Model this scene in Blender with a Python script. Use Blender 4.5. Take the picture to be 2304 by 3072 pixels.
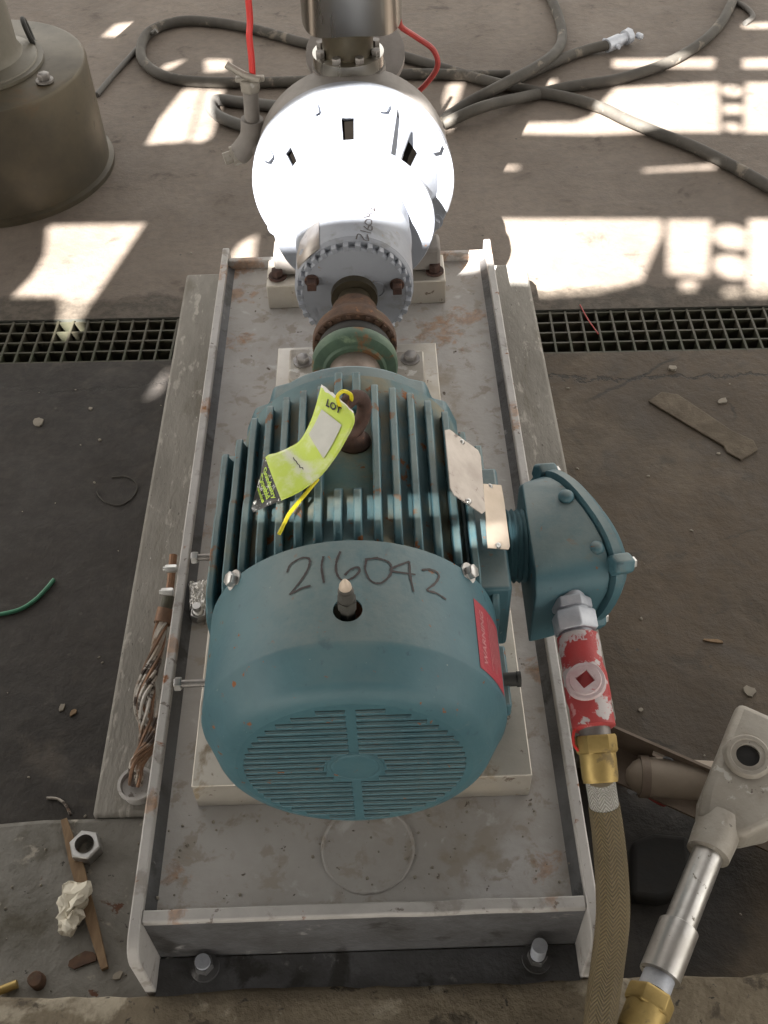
import bpy, bmesh, math, random
from mathutils import Vector, Matrix, noise
random.seed(7)
PI = math.pi
for o in list(bpy.data.objects): bpy.data.objects.remove(o)
scene = bpy.context.scene
COL = scene.collection

# ------------------------------------------------------------------ camera
F_PX, CXP, CYP = 3104.0, 1152.0, 1536.0          # the photograph is 2304 x 3072
CAM = Vector((0.03734716, -0.42565676, 1.37347336))
YAW, PITCH, ROLL = -0.00214686, 0.84039802, -0.0353832
_f = Vector((math.sin(YAW)*math.cos(PITCH), math.cos(YAW)*math.cos(PITCH), -math.sin(PITCH)))
_r0 = Vector((math.cos(YAW), -math.sin(YAW), 0)); _u0 = _r0.cross(_f)
_r = _r0*math.cos(ROLL) + _u0*math.sin(ROLL)
_u = -_r0*math.sin(ROLL) + _u0*math.cos(ROLL)
cd = bpy.data.cameras.new('camera'); cam = bpy.data.objects.new('camera', cd); COL.objects.link(cam)
cd.sensor_fit = 'VERTICAL'; cd.sensor_height = 24.0; cd.lens = 24.0*F_PX/3072.0
cd.clip_start = 0.01; cd.clip_end = 500
cam.matrix_world = Matrix(((_r.x, _u.x, -_f.x, CAM.x), (_r.y, _u.y, -_f.y, CAM.y), (_r.z, _u.z, -_f.z, CAM.z), (0, 0, 0, 1)))
scene.camera = cam

def ray(px, py): return _f + _r*((px-CXP)/F_PX) - _u*((py-CYP)/F_PX)
def U(px, py, plane, val):
    d = ray(px, py); i = 'xyz'.index(plane)
    return CAM + d*((val-CAM[i])/d[i])
def UC(px, py, R, xa, za):
    """first hit of a pixel ray with a cylinder of radius R along y"""
    d = ray(px, py); ox = CAM.x-xa; oz = CAM.z-za
    a = d.x*d.x+d.z*d.z; b = 2*(ox*d.x+oz*d.z); c = ox*ox+oz*oz-R*R
    D = b*b-4*a*c
    t = (-b-math.sqrt(max(D, 0)))/(2*a)
    return CAM + d*t

# ------------------------------------------------------------------ world, sun, exposure
LIGHT = Vector((0.36, 0.97, -1.0))                # direction the sunlight travels
to_sun = -LIGHT.normalized()
elev = math.asin(to_sun.z); azim = math.atan2(to_sun.x, to_sun.y)
w = bpy.data.worlds.new('World'); scene.world = w; w.use_nodes = True
nt = w.node_tree; nt.nodes.clear()
sky = nt.nodes.new('ShaderNodeTexSky'); sky.sky_type = 'NISHITA'; sky.sun_disc = False
sky.sun_elevation = elev; sky.sun_rotation = azim
sky.air_density = 1.0; sky.dust_density = 1.0; sky.ozone_density = 0.4
hsv = nt.nodes.new('ShaderNodeHueSaturation'); hsv.inputs['Saturation'].default_value = 0.10
bg = nt.nodes.new('ShaderNodeBackground'); bg.inputs['Strength'].default_value = 0.05
wo = nt.nodes.new('ShaderNodeOutputWorld')
nt.links.new(sky.outputs[0], hsv.inputs['Color']); wm = nt.nodes.new('ShaderNodeMix'); wm.data_type = 'RGBA'; wm.blend_type = 'MULTIPLY'; wm.inputs[0].default_value = 1.0; wm.inputs[7].default_value = (1.0, 0.94, 0.85, 1)   # warm haze / camera balance
nt.links.new(hsv.outputs[0], wm.inputs[6]); nt.links.new(wm.outputs[2], bg.inputs['Color']); nt.links.new(bg.outputs[0], wo.inputs['Surface'])
sl = bpy.data.lights.new('sun', 'SUN'); sl.energy = 5.0; sl.angle = math.radians(0.32); sl.color = (1.0, 0.975, 0.94)
so = bpy.data.objects.new('sun', sl); COL.objects.link(so)
so.rotation_euler = LIGHT.to_track_quat('-Z', 'Y').to_euler()
vs = scene.view_settings; vs.view_transform = 'Standard'; vs.look = 'None'; vs.gamma = 1.0
vs.exposure = 3.4

# ------------------------------------------------------------------ materials
def N(nt, typ, **kw):
    n = nt.nodes.new(typ)
    for k, v in kw.items(): setattr(n, k, v)
    return n
def newmat(name):
    m = bpy.data.materials.new(name); m.use_nodes = True
    nt = m.node_tree; nt.nodes.clear()
    out = N(nt, 'ShaderNodeOutputMaterial'); b = N(nt, 'ShaderNodeBsdfPrincipled')
    nt.links.new(b.outputs[0], out.inputs[0])
    return m, nt, b
def c4(c): return (c[0], c[1], c[2], 1)
def mixc(nt, fac, a, b):
    m = N(nt, 'ShaderNodeMix', data_type='RGBA')
    for s, v in ((m.inputs[0], fac), (m.inputs[6], a), (m.inputs[7], b)):
        if hasattr(v, 'is_linked') or hasattr(v, 'links'): nt.links.new(v, s)
        elif isinstance(v, (tuple, list)): s.default_value = c4(v)
        else: s.default_value = v
    return m.outputs[2]
def math_(nt, op, a, b=None, c=None, clamp=False):
    m = N(nt, 'ShaderNodeMath', operation=op); m.use_clamp = clamp
    for s, v in zip(m.inputs, (a, b, c)):
        if v is None: continue
        if hasattr(v, 'links'): nt.links.new(v, s)
        else: s.default_value = v
    return m.outputs[0]
def ramp(nt, fac, lo, hi):
    m = N(nt, 'ShaderNodeMapRange'); m.interpolation_type = 'SMOOTHSTEP'
    nt.links.new(fac, m.inputs[0]); m.inputs[1].default_value = lo; m.inputs[2].default_value = hi
    return m.outputs[0]
def noise_n(nt, vec, scale, detail=5, rough=0.6, dist=0.0):
    n = N(nt, 'ShaderNodeTexNoise'); n.inputs['Scale'].default_value = scale; n.inputs['Detail'].default_value = detail
    n.inputs['Roughness'].default_value = rough; n.inputs['Distortion'].default_value = dist
    nt.links.new(vec, n.inputs['Vector']); return n.outputs['Fac']
def coords(nt, scale=(1, 1, 1), off=(0, 0, 0), kind='Object'):
    t = N(nt, 'ShaderNodeTexCoord'); m = N(nt, 'ShaderNodeMapping')
    m.inputs['Scale'].default_value = scale; m.inputs['Location'].default_value = off
    nt.links.new(t.outputs[kind], m.inputs['Vector']); return m.outputs[0]
def bump_n(nt, b, h, strength, dist=0.002):
    n = N(nt, 'ShaderNodeBump'); n.inputs['Strength'].default_value = strength; n.inputs['Distance'].default_value = dist
    nt.links.new(h, n.inputs['Height']); nt.links.new(n.outputs[0], b.inputs['Normal'])
def mat(name, base, rough=0.6, metal=0.0, alt=None, scale=25, layers=(), bump=0.3, bscale=120, bdist=0.001, stretch=(1, 1, 1), rvar=0.15, spec=0.5):
    """base varied towards alt by noise, then layers of (colour, noise scale, threshold, softness, rough, metal)"""
    m, nt, b = newmat(name)
    v = coords(nt, stretch)
    alt = alt or tuple(x*0.72 for x in base)
    n1 = noise_n(nt, v, scale, 6, 0.65)
    col = mixc(nt, ramp(nt, n1, 0.3, 0.7), base, alt)
    r = math_(nt, 'MULTIPLY_ADD', n1, rvar*2, rough-rvar)
    me = None
    for i, (lc, ls, th, sf, lr, lm) in enumerate(layers):
        vv = coords(nt, stretch, (3.1*i+1.7, 5.3*i, 2.2*i))
        f = ramp(nt, noise_n(nt, vv, ls, 7, 0.62, 0.3), th, th+sf)
        col = mixc(nt, f, col, lc)
        mr = N(nt, 'ShaderNodeMix'); nt.links.new(f, mr.inputs[0]); nt.links.new(r, mr.inputs[2]); mr.inputs[3].default_value = lr; r = mr.outputs[0]
        mm = N(nt, 'ShaderNodeMix'); nt.links.new(f, mm.inputs[0]); mm.inputs[3].default_value = lm
        if me is None: mm.inputs[2].default_value = metal
        else: nt.links.new(me, mm.inputs[2])
        me = mm.outputs[0]
    nt.links.new(col, b.inputs['Base Color']); nt.links.new(r, b.inputs['Roughness'])
    if me is None: b.inputs['Metallic'].default_value = metal
    else: nt.links.new(me, b.inputs['Metallic'])
    b.inputs['Specular IOR Level'].default_value = spec
    if bump: bump_n(nt, b, noise_n(nt, v, bscale, 5, 0.6), bump, bdist)
    return m

RUST = (0.20, 0.075, 0.025); RUSTD = (0.10, 0.045, 0.025); ORANGE = (0.36, 0.14, 0.03); DIRT = (0.13, 0.10, 0.07)
M = {}
M['teal'] = mat('teal_paint', (0.052, 0.128, 0.154), 0.48, 0, (0.041, 0.104, 0.129), 9,
                [((0.066, 0.138, 0.155), 5, 0.48, 0.2, 0.62, 0), ((0.036, 0.088, 0.112), 70, 0.62, 0.05, 0.5, 0), (RUST, 70, 0.655, 0.03, 0.85, 0), ((0.2, 0.25, 0.25), 180, 0.70, 0.03, 0.7, 0)], 0.25, 160)
M['teal_dark'] = mat('teal_paint_inside', (0.05, 0.12, 0.145), 0.6, 0)
M['fan_dark'] = mat('fan_black', (0.022, 0.05, 0.06), 0.7, 0)
M['teal_fin'] = mat('teal_paint_fins', (0.068, 0.148, 0.172), 0.48, 0, (0.05, 0.118, 0.141), 18,
                    [((0.17, 0.19, 0.155), 14, 0.55, 0.14, 0.7, 0), (RUST, 46, 0.60, 0.045, 0.85, 0), ((0.05, 0.10, 0.12), 30, 0.58, 0.06, 0.6, 0)], 0.35, 90)
def dust_and_toplight(m, col, amt, lo=0.74, hi=0.985):
    # dust and light from above, both put into the colour of upward faces
    nt = m.node_tree; b = next(n for n in nt.nodes if n.type == 'BSDF_PRINCIPLED'); src = b.inputs['Base Color'].links[0].from_socket
    g = N(nt, 'ShaderNodeNewGeometry'); sp = N(nt, 'ShaderNodeSeparateXYZ'); nt.links.new(g.outputs['Normal'], sp.inputs[0])
    w = noise_n(nt, g.outputs['Position'], 12, 7, 0.7); w2 = noise_n(nt, g.outputs['Position'], 55, 5, 0.7)
    f = math_(nt, 'MULTIPLY', ramp(nt, sp.outputs[2], lo, hi), ramp(nt, math_(nt, 'MULTIPLY_ADD', w2, 0.4, w), 0.35, 0.85))
    nt.links.new(mixc(nt, math_(nt, 'MULTIPLY', f, amt), src, col), b.inputs['Base Color'])
def scuffs(m, col, scale=30, stretch=(1, .18, 1), th=0.60, amt=0.5):
    nt = m.node_tree; b = next(n for n in nt.nodes if n.type == 'BSDF_PRINCIPLED'); src = b.inputs['Base Color'].links[0].from_socket
    v = coords(nt, stretch, (4.4, 1.3, 2.7)); f = ramp(nt, noise_n(nt, v, scale, 8, 0.75, 0.6), th, th+.07)
    g = ramp(nt, noise_n(nt, coords(nt), 4, 3), 0.45, 0.6)
    nt.links.new(mixc(nt, math_(nt, 'MULTIPLY', math_(nt, 'MULTIPLY', f, g), amt), src, col), b.inputs['Base Color'])
scuffs(M['teal'], (0.13, 0.165, 0.165), 34, (.25, 1, 1)); scuffs(M['teal'], (0.10, 0.085, 0.055), 16, (1, 1, .3), .58, .45)
dust_and_toplight(M['teal'], (0.165, 0.20, 0.195), 0.8); dust_and_toplight(M['teal_fin'], (0.17, 0.20, 0.175), 0.6)
M['core'] = mat('dirty_teal_core', (0.085, 0.16, 0.175), 0.6, 0, (0.07, 0.135, 0.15), 18, [((0.20, 0.185, 0.13), 9, 0.44, 0.18, 0.8, 0), (RUST, 30, 0.60, 0.05, 0.85, 0)], 0.4, 90)
M['deck'] = mat('grey_deck_paint', (0.37, 0.352, 0.335), 0.62, 0, (0.305, 0.285, 0.265), 7,
                [((0.40, 0.385, 0.38), 5, 0.54, 0.14, 0.5, 0), ((0.25, 0.215, 0.17), 8, 0.57, 0.14, 0.8, 0), ((0.285, 0.255, 0.22), 32, 0.53, 0.1, 0.8, 0), ((0.42, 0.405, 0.395), 26, 0.60, 0.1, 0.6, 0), (ORANGE, 15, 0.685, 0.05, 0.85, 0), ((0.085, 0.065, 0.05), 70, 0.655, 0.04, 0.9, 0)], 0.6, 70, 0.0015)
def rust_spots(m, spots, col=(0.33, 0.145, 0.04)):
    nt = m.node_tree; b = next(n for n in nt.nodes if n.type == 'BSDF_PRINCIPLED'); src = b.inputs['Base Color'].links[0].from_socket
    g = N(nt, 'ShaderNodeNewGeometry'); w = noise_n(nt, g.outputs['Position'], 34, 7, 0.7, 0.4); tot = None
    for (x, y, z, r) in spots:
        d = N(nt, 'ShaderNodeVectorMath', operation='DISTANCE'); nt.links.new(g.outputs['Position'], d.inputs[0]); d.inputs[1].default_value = (x, y, z)
        k = math_(nt, 'SUBTRACT', 1.0, math_(nt, 'DIVIDE', d.outputs['Value'], r))
        tot = k if tot is None else math_(nt, 'MAXIMUM', tot, k)
    f = ramp(nt, math_(nt, 'ADD', math_(nt, 'MULTIPLY', math_(nt, 'MAXIMUM', tot, -0.6), 0.26), w), 0.60, 0.76)
    c = mixc(nt, ramp(nt, noise_n(nt, g.outputs['Position'], 90, 5), 0.4, 0.65), col, tuple(x*0.5 for x in col))
    nt.links.new(mixc(nt, math_(nt, 'MULTIPLY', f, 0.55), src, c), b.inputs['Base Color'])
rust_spots(M['deck'], [(.15, .985, .25, .085), (.19, 1.03, .25, .06), (-.215, 1.12, .25, .05), (-.2, .98, .25, .05), (.22, 1.19, .25, .05), (-.06, .94, .25, .05), (-.21, .05, .25, .03), (.205, .035, .25, .035), (.228, .30, .25, .04), (-.23, .55, .25, .03), (-.22, 1.19, .25, .04)])
M['rail'] = mat('grey_rail_paint', (0.42, 0.40, 0.385), 0.55, 0, (0.33, 0.315, 0.30), 12,
                [((0.26, 0.24, 0.22), 22, 0.56, 0.1, 0.8, 0), ((0.16, 0.14, 0.125), 60, 0.62, 0.05, 0.8, 0), (RUST, 17, 0.635, 0.045, 0.85, 0)], 0.6, 90, 0.0014)
rust_spots(M['rail'], [(-.24, 1.17, .26, .08), (.23, 1.2, .27, .07), (-.2, 1.2, .27, .05), (-.24, .8, .27, .05), (-.245, .35, .27, .03), (.243, .75, .27, .05), (-.245, .12, .27, .03), (.15, 1.205, .27, .06), (.2, 0, .268, .02), (-.2, 0, .268, .02)])
M['grime_and_shade'] = mat('oily_shaded_grey_paint', (0.10, 0.10, 0.105), 0.6, 0, (0.05, 0.048, 0.047), 10, [((0.03, 0.028, 0.026), 14, 0.54, 0.1, 0.6, 0), ((0.25, 0.245, 0.24), 18, 0.62, 0.08, 0.7, 0)], 0.7, 60, 0.003)
M['steel_slab'] = mat('machined_steel', (0.46, 0.43, 0.38), 0.45, 0.6, (0.38, 0.35, 0.31), 9, [((0.40, 0.36, 0.30), 8, 0.5, 0.15, 0.55, 0.5), ((0.24, 0.19, 0.13), 12, 0.60, 0.08, 0.7, 0.2), ((0.14, 0.11, 0.085), 60, 0.63, 0.05, 0.8, 0.1)], 0.25, 140)
M['steel'] = mat('plated_steel', (0.55, 0.55, 0.54), 0.38, 0.9, (0.42, 0.41, 0.4), 40)
M['steel_dark'] = mat('dull_steel', (0.26, 0.25, 0.24), 0.5, 0.7, (0.19, 0.17, 0.155), 40)
M['zinc'] = mat('galvanised_zinc', (0.50, 0.52, 0.56), 0.55, 0.45, (0.38, 0.40, 0.45), 45, [((0.62, 0.63, 0.65), 30, 0.6, 0.1, 0.7, 0.1)], 0.4, 220)
M['alu'] = mat('cast_aluminium', (0.34, 0.315, 0.275), 0.55, 0.3, (0.26, 0.235, 0.20), 14, [((0.25, 0.22, 0.185), 22, 0.56, 0.1, 0.7, 0.1), ((0.42, 0.40, 0.365), 40, 0.58, 0.06, 0.5, 0.3), ((0.12, 0.10, 0.085), 80, 0.65, 0.04, 0.8, 0)], 0.45, 130)
M['conduit'] = mat('conduit_steel', (0.58, 0.57, 0.55), 0.32, 0.9, (0.43, 0.41, 0.385), 18, [((0.45, 0.43, 0.40), 24, 0.56, 0.12, 0.42, 0.8), ((0.2, 0.18, 0.15), 80, 0.645, 0.03, 0.7, 0.3)], 0.15, 200)
M['brass'] = mat('brass', (0.42, 0.305, 0.115), 0.52, 0.7, (0.30, 0.215, 0.08), 30, [((0.2, 0.145, 0.065), 26, 0.55, 0.08, 0.7, 0.4)], 0.2, 150)
M['red_worn'] = mat('worn_red_paint', (0.36, 0.032, 0.034), 0.55, 0, (0.34, 0.05, 0.05), 30,
                    [((0.45, 0.41, 0.41), 26, 0.525, 0.03, 0.65, 0.1), ((0.45, 0.2, 0.2), 90, 0.60, 0.06, 0.65, 0)], 0.5, 110)
M['white_pink'] = mat('chalky_plug_paint', (0.52, 0.45, 0.46), 0.7, 0.05, (0.44, 0.30, 0.31), 40, [((0.42, 0.10, 0.10), 45, 0.62, 0.06, 0.6, 0)], 0.4, 140)
M['pump'] = mat('pump_grey_paint', (0.26, 0.275, 0.31), 0.55, 0, (0.215, 0.23, 0.262), 8, [((0.185, 0.19, 0.20), 16, 0.56, 0.12, 0.6, 0), (ORANGE, 14, 0.69, 0.04, 0.85, 0), ((0.24, 0.2, 0.17), 60, 0.66, 0.04, 0.8, 0)], 0.3, 120)
M['casing'] = mat('pump_casing_paint', (0.22, 0.20, 0.185), 0.65, 0, (0.15, 0.135, 0.12), 12, [(RUST, 16, 0.66, 0.05, 0.85, 0)], 0.5, 70)
M['rust'] = mat('rusted_iron', (0.115, 0.062, 0.036), 0.85, 0.1, (0.065, 0.04, 0.03), 45, [((0.10, 0.105, 0.06), 18, 0.55, 0.1, 0.8, 0), ((0.2, 0.095, 0.042), 60, 0.6, 0.08, 0.9, 0)], 0.6, 160)
M['rust_green'] = mat('green_paint_over_rust', (0.085, 0.14, 0.09), 0.6, 0.1, (0.06, 0.10, 0.07), 30, [((0.2, 0.10, 0.045), 26, 0.56, 0.1, 0.85, 0.1), ((0.2, 0.27, 0.17), 12, 0.64, 0.08, 0.6, 0)], 0.4, 150)
M['rust_eye'] = mat('rusted_eyebolt', (0.085, 0.042, 0.03), 0.8, 0.2, (0.05, 0.03, 0.025), 60, [((0.16, 0.07, 0.03), 70, 0.62, 0.06, 0.9, 0)], 0.5, 220)
M['shaft'] = mat('shaft_steel', (0.30, 0.25, 0.22), 0.45, 0.7, (0.22, 0.17, 0.14), 30, [(RUST, 30, 0.62, 0.08, 0.8, 0.1)])
M['shaft_dark'] = mat('oily_shaft', (0.09, 0.075, 0.05), 0.4, 0.5)
M['rubber'] = mat('black_rubber', (0.02, 0.02, 0.019), 0.75, 0, (0.03, 0.028, 0.025), 40)
M['black'] = mat('matte_black', (0.012, 0.012, 0.012), 0.9, 0, (0.02, 0.018, 0.016), 20, bump=0.6, bscale=60)
M['void'] = mat('painted_void_shade', (0.004, 0.0035, 0.003), 1.0, 0, (0.006, 0.005, 0.004), 20, bump=0, spec=0.0)
M['plinth'] = mat('trowelled_concrete', (0.235, 0.22, 0.195), 0.85, 0, (0.18, 0.168, 0.148), 6,
                  [((0.15, 0.135, 0.11), 5, 0.53, 0.16, 0.9, 0), ((0.34, 0.32, 0.285), 20, 0.57, 0.1, 0.9, 0), ((0.09, 0.08, 0.07), 60, 0.65, 0.04, 0.9, 0), ((0.42, 0.40, 0.37), 90, 0.68, 0.03, 0.9, 0)], 0.6, 45, 0.003, stretch=(3.2, 1, 1))
M['block'] = mat('rough_grey_concrete', (0.205, 0.195, 0.175), 0.85, 0, (0.14, 0.132, 0.115), 9,
                 [((0.085, 0.075, 0.055), 7, 0.52, 0.15, 0.9, 0), ((0.31, 0.285, 0.24), 20, 0.61, 0.07, 0.9, 0), (RUSTD, 26, 0.655, 0.04, 0.9, 0), ((0.05, 0.045, 0.04), 70, 0.64, 0.04, 0.9, 0)], 0.8, 50, 0.004)
M['kerb'] = mat('weathered_kerb_concrete', (0.20, 0.165, 0.115), 0.9, 0, (0.125, 0.10, 0.068), 8,
                [((0.34, 0.30, 0.23), 12, 0.54, 0.1, 0.9, 0), ((0.075, 0.06, 0.042), 22, 0.57, 0.08, 0.9, 0), ((0.05, 0.042, 0.033), 70, 0.63, 0.05, 0.9, 0)], 0.9, 40, 0.006)
M['grate'] = mat('resin_grating', (0.06, 0.05, 0.034), 0.6, 0, (0.036, 0.038, 0.021), 9, [((0.045, 0.065, 0.025), 12, 0.6, 0.1, 0.7, 0)], 0.3, 90)
M['trench'] = mat('trench_wall', (0.05, 0.05, 0.04), 0.8, 0)
M['hose'] = mat('grey_rubber_hose', (0.066, 0.058, 0.047), 0.75, 0, (0.04, 0.035, 0.029), 10, [((0.17, 0.145, 0.115), 14, 0.56, 0.1, 0.85, 0)], 0.4, 120)
M['hose_dark'] = mat('dark_rubber_hose', (0.075, 0.072, 0.065), 0.7, 0, (0.11, 0.10, 0.09), 7, (), 0.4, 120)
M['stainless'] = mat('stainless_sheet', (0.58, 0.57, 0.53), 0.26, 1.0, (0.5, 0.48, 0.44), 5, stretch=(1, 1, 0.15), bump=0.12, bscale=30)
M['gold_drum'] = mat('weathered_cladding', (0.082, 0.066, 0.041), 0.5, 0.4, (0.05, 0.042, 0.029), 5, [((0.06, 0.05, 0.035), 34, 0.62, 0.05, 0.7, 0.2), ((0.115, 0.07, 0.036), 4, 0.54, 0.15, 0.45, 0.7)], 0.25, 25)
M['column'] = mat('column_paint', (0.125, 0.112, 0.085), 0.5, 0.2, (0.09, 0.08, 0.06), 6)
M['red_tape'] = mat('red_plastic', (0.62, 0.035, 0.03), 0.45, 0, (0.5, 0.03, 0.025), 20)
M['red_cable'] = mat('red_cable_jacket', (0.38, 0.04, 0.035), 0.5, 0)
M['wood'] = mat('weathered_wood', (0.25, 0.165, 0.09), 0.8, 0, (0.16, 0.10, 0.055), 12, stretch=(8, 1, 8), bump=0.5)
M['paper'] = mat('crumpled_paper', (0.68, 0.64, 0.54), 0.85, 0, (0.56, 0.51, 0.41), 25, [((0.3, 0.25, 0.17), 40, 0.68, 0.05, 0.9, 0)])
M['foil'] = mat('crumpled_foil', (0.8, 0.79, 0.77), 0.35, 0.8, (0.68, 0.66, 0.63), 40, bump=0.6, bscale=160, bdist=0.003)
M['marker'] = mat('marker_ink', (0.035, 0.024, 0.024), 0.6, 0)
M['plate'] = mat('stamped_nameplate', (0.46, 0.42, 0.385), 0.45, 0.55, (0.36, 0.32, 0.29), 24, [((0.24, 0.2, 0.18), 50, 0.62, 0.08, 0.6, 0.3)])
M['plate_tan'] = mat('tan_nameplate', (0.55, 0.46, 0.375), 0.5, 0.35, (0.47, 0.39, 0.31), 20)
M['warn_red'] = mat('faded_red_label', (0.36, 0.035, 0.05), 0.5, 0, (0.29, 0.03, 0.045), 60, stretch=(1, 12, 1))
M['warn_text'] = mat('faded_label_print', (0.52, 0.2, 0.21), 0.6, 0)
M['tag_black'] = mat('tag_print', (0.018, 0.018, 0.016), 0.5, 0)
M['tag_silver'] = mat('silver_sticker', (0.58, 0.575, 0.53), 0.45, 0.1, (0.5, 0.5, 0.46), 30)
M['tag_green'] = mat('tag_lime_print', (0.50, 0.72, 0.06), 0.5, 0)
M['yellow'] = mat('yellow_nylon', (0.72, 0.62, 0.02), 0.4, 0)
M['green_wire'] = mat('green_wire', (0.06, 0.24, 0.14), 0.5, 0)
M['copper'] = mat('dirty_copper', (0.24, 0.13, 0.075), 0.6, 0.4, (0.12, 0.075, 0.05), 30)
M['strand'] = mat('bare_strand', (0.42, 0.40, 0.37), 0.5, 0.4, (0.27, 0.22, 0.17), 22, [((0.17, 0.10, 0.06), 16, 0.54, 0.08, 0.8, 0.1), ((0.05, 0.035, 0.028), 30, 0.55, 0.05, 0.8, 0.1)])
M['chip'] = mat('concrete_chip', (0.27, 0.24, 0.195), 0.9, 0)
M['tan_pipe'] = mat('dusty_tan_pipe', (0.28, 0.23, 0.18), 0.65, 0, (0.22, 0.18, 0.14), 14)
M['angle'] = mat('dusty_brown_steel', (0.17, 0.13, 0.10), 0.7, 0.1, (0.12, 0.09, 0.065), 18, [((0.3, 0.25, 0.2), 30, 0.66, 0.06, 0.8, 0)])
M['shade_sheet'] = mat('shade_sheet_dark', (0.06, 0.055, 0.05), 0.8, 0.0)

def braid_mat(name, c1, c2, n_around, n_along, bumpd=0.0016):
    m, nt, b = newmat(name)
    t = N(nt, 'ShaderNodeTexCoord'); s = N(nt, 'ShaderNodeSeparateXYZ'); nt.links.new(t.outputs['UV'], s.inputs[0])
    a = math_(nt, 'MULTIPLY', s.outputs[0], n_around); fr = math_(nt, 'FRACT', a)
    tri = math_(nt, 'ABSOLUTE', math_(nt, 'SUBTRACT', fr, 0.5))
    vv = math_(nt, 'MULTIPLY_ADD', s.outputs[1], n_along, math_(nt, 'MULTIPLY', tri, 4.0))
    wv = math_(nt, 'SINE', math_(nt, 'MULTIPLY', vv, 6.2832))
    h = math_(nt, 'MULTIPLY_ADD', wv, 0.5, 0.5)
    o = coords(nt); n1 = noise_n(nt, o, 14, 6); n2 = noise_n(nt, o, 3.0, 4)
    base = mixc(nt, ramp(nt, n1, 0.35, 0.7), c1, tuple(x*0.7 for x in c1))
    base = mixc(nt, ramp(nt, n2, 0.5, 0.7), base, tuple(0.5*(x+y) for x, y in zip(c1, c2)))
    dark = mixc(nt, h, c2, base)
    nt.links.new(dark, b.inputs['Base Color']); b.inputs['Roughness'].default_value = 0.65
    bump_n(nt, b, h, 0.7, bumpd)
    return m
M['braid'] = braid_mat('braided_hose', (0.18, 0.135, 0.066), (0.072, 0.054, 0.028), 8, 70)
M['braid_grey'] = braid_mat('painted_braid', (0.46, 0.45, 0.42), (0.22, 0.21, 0.185), 8, 9)

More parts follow.
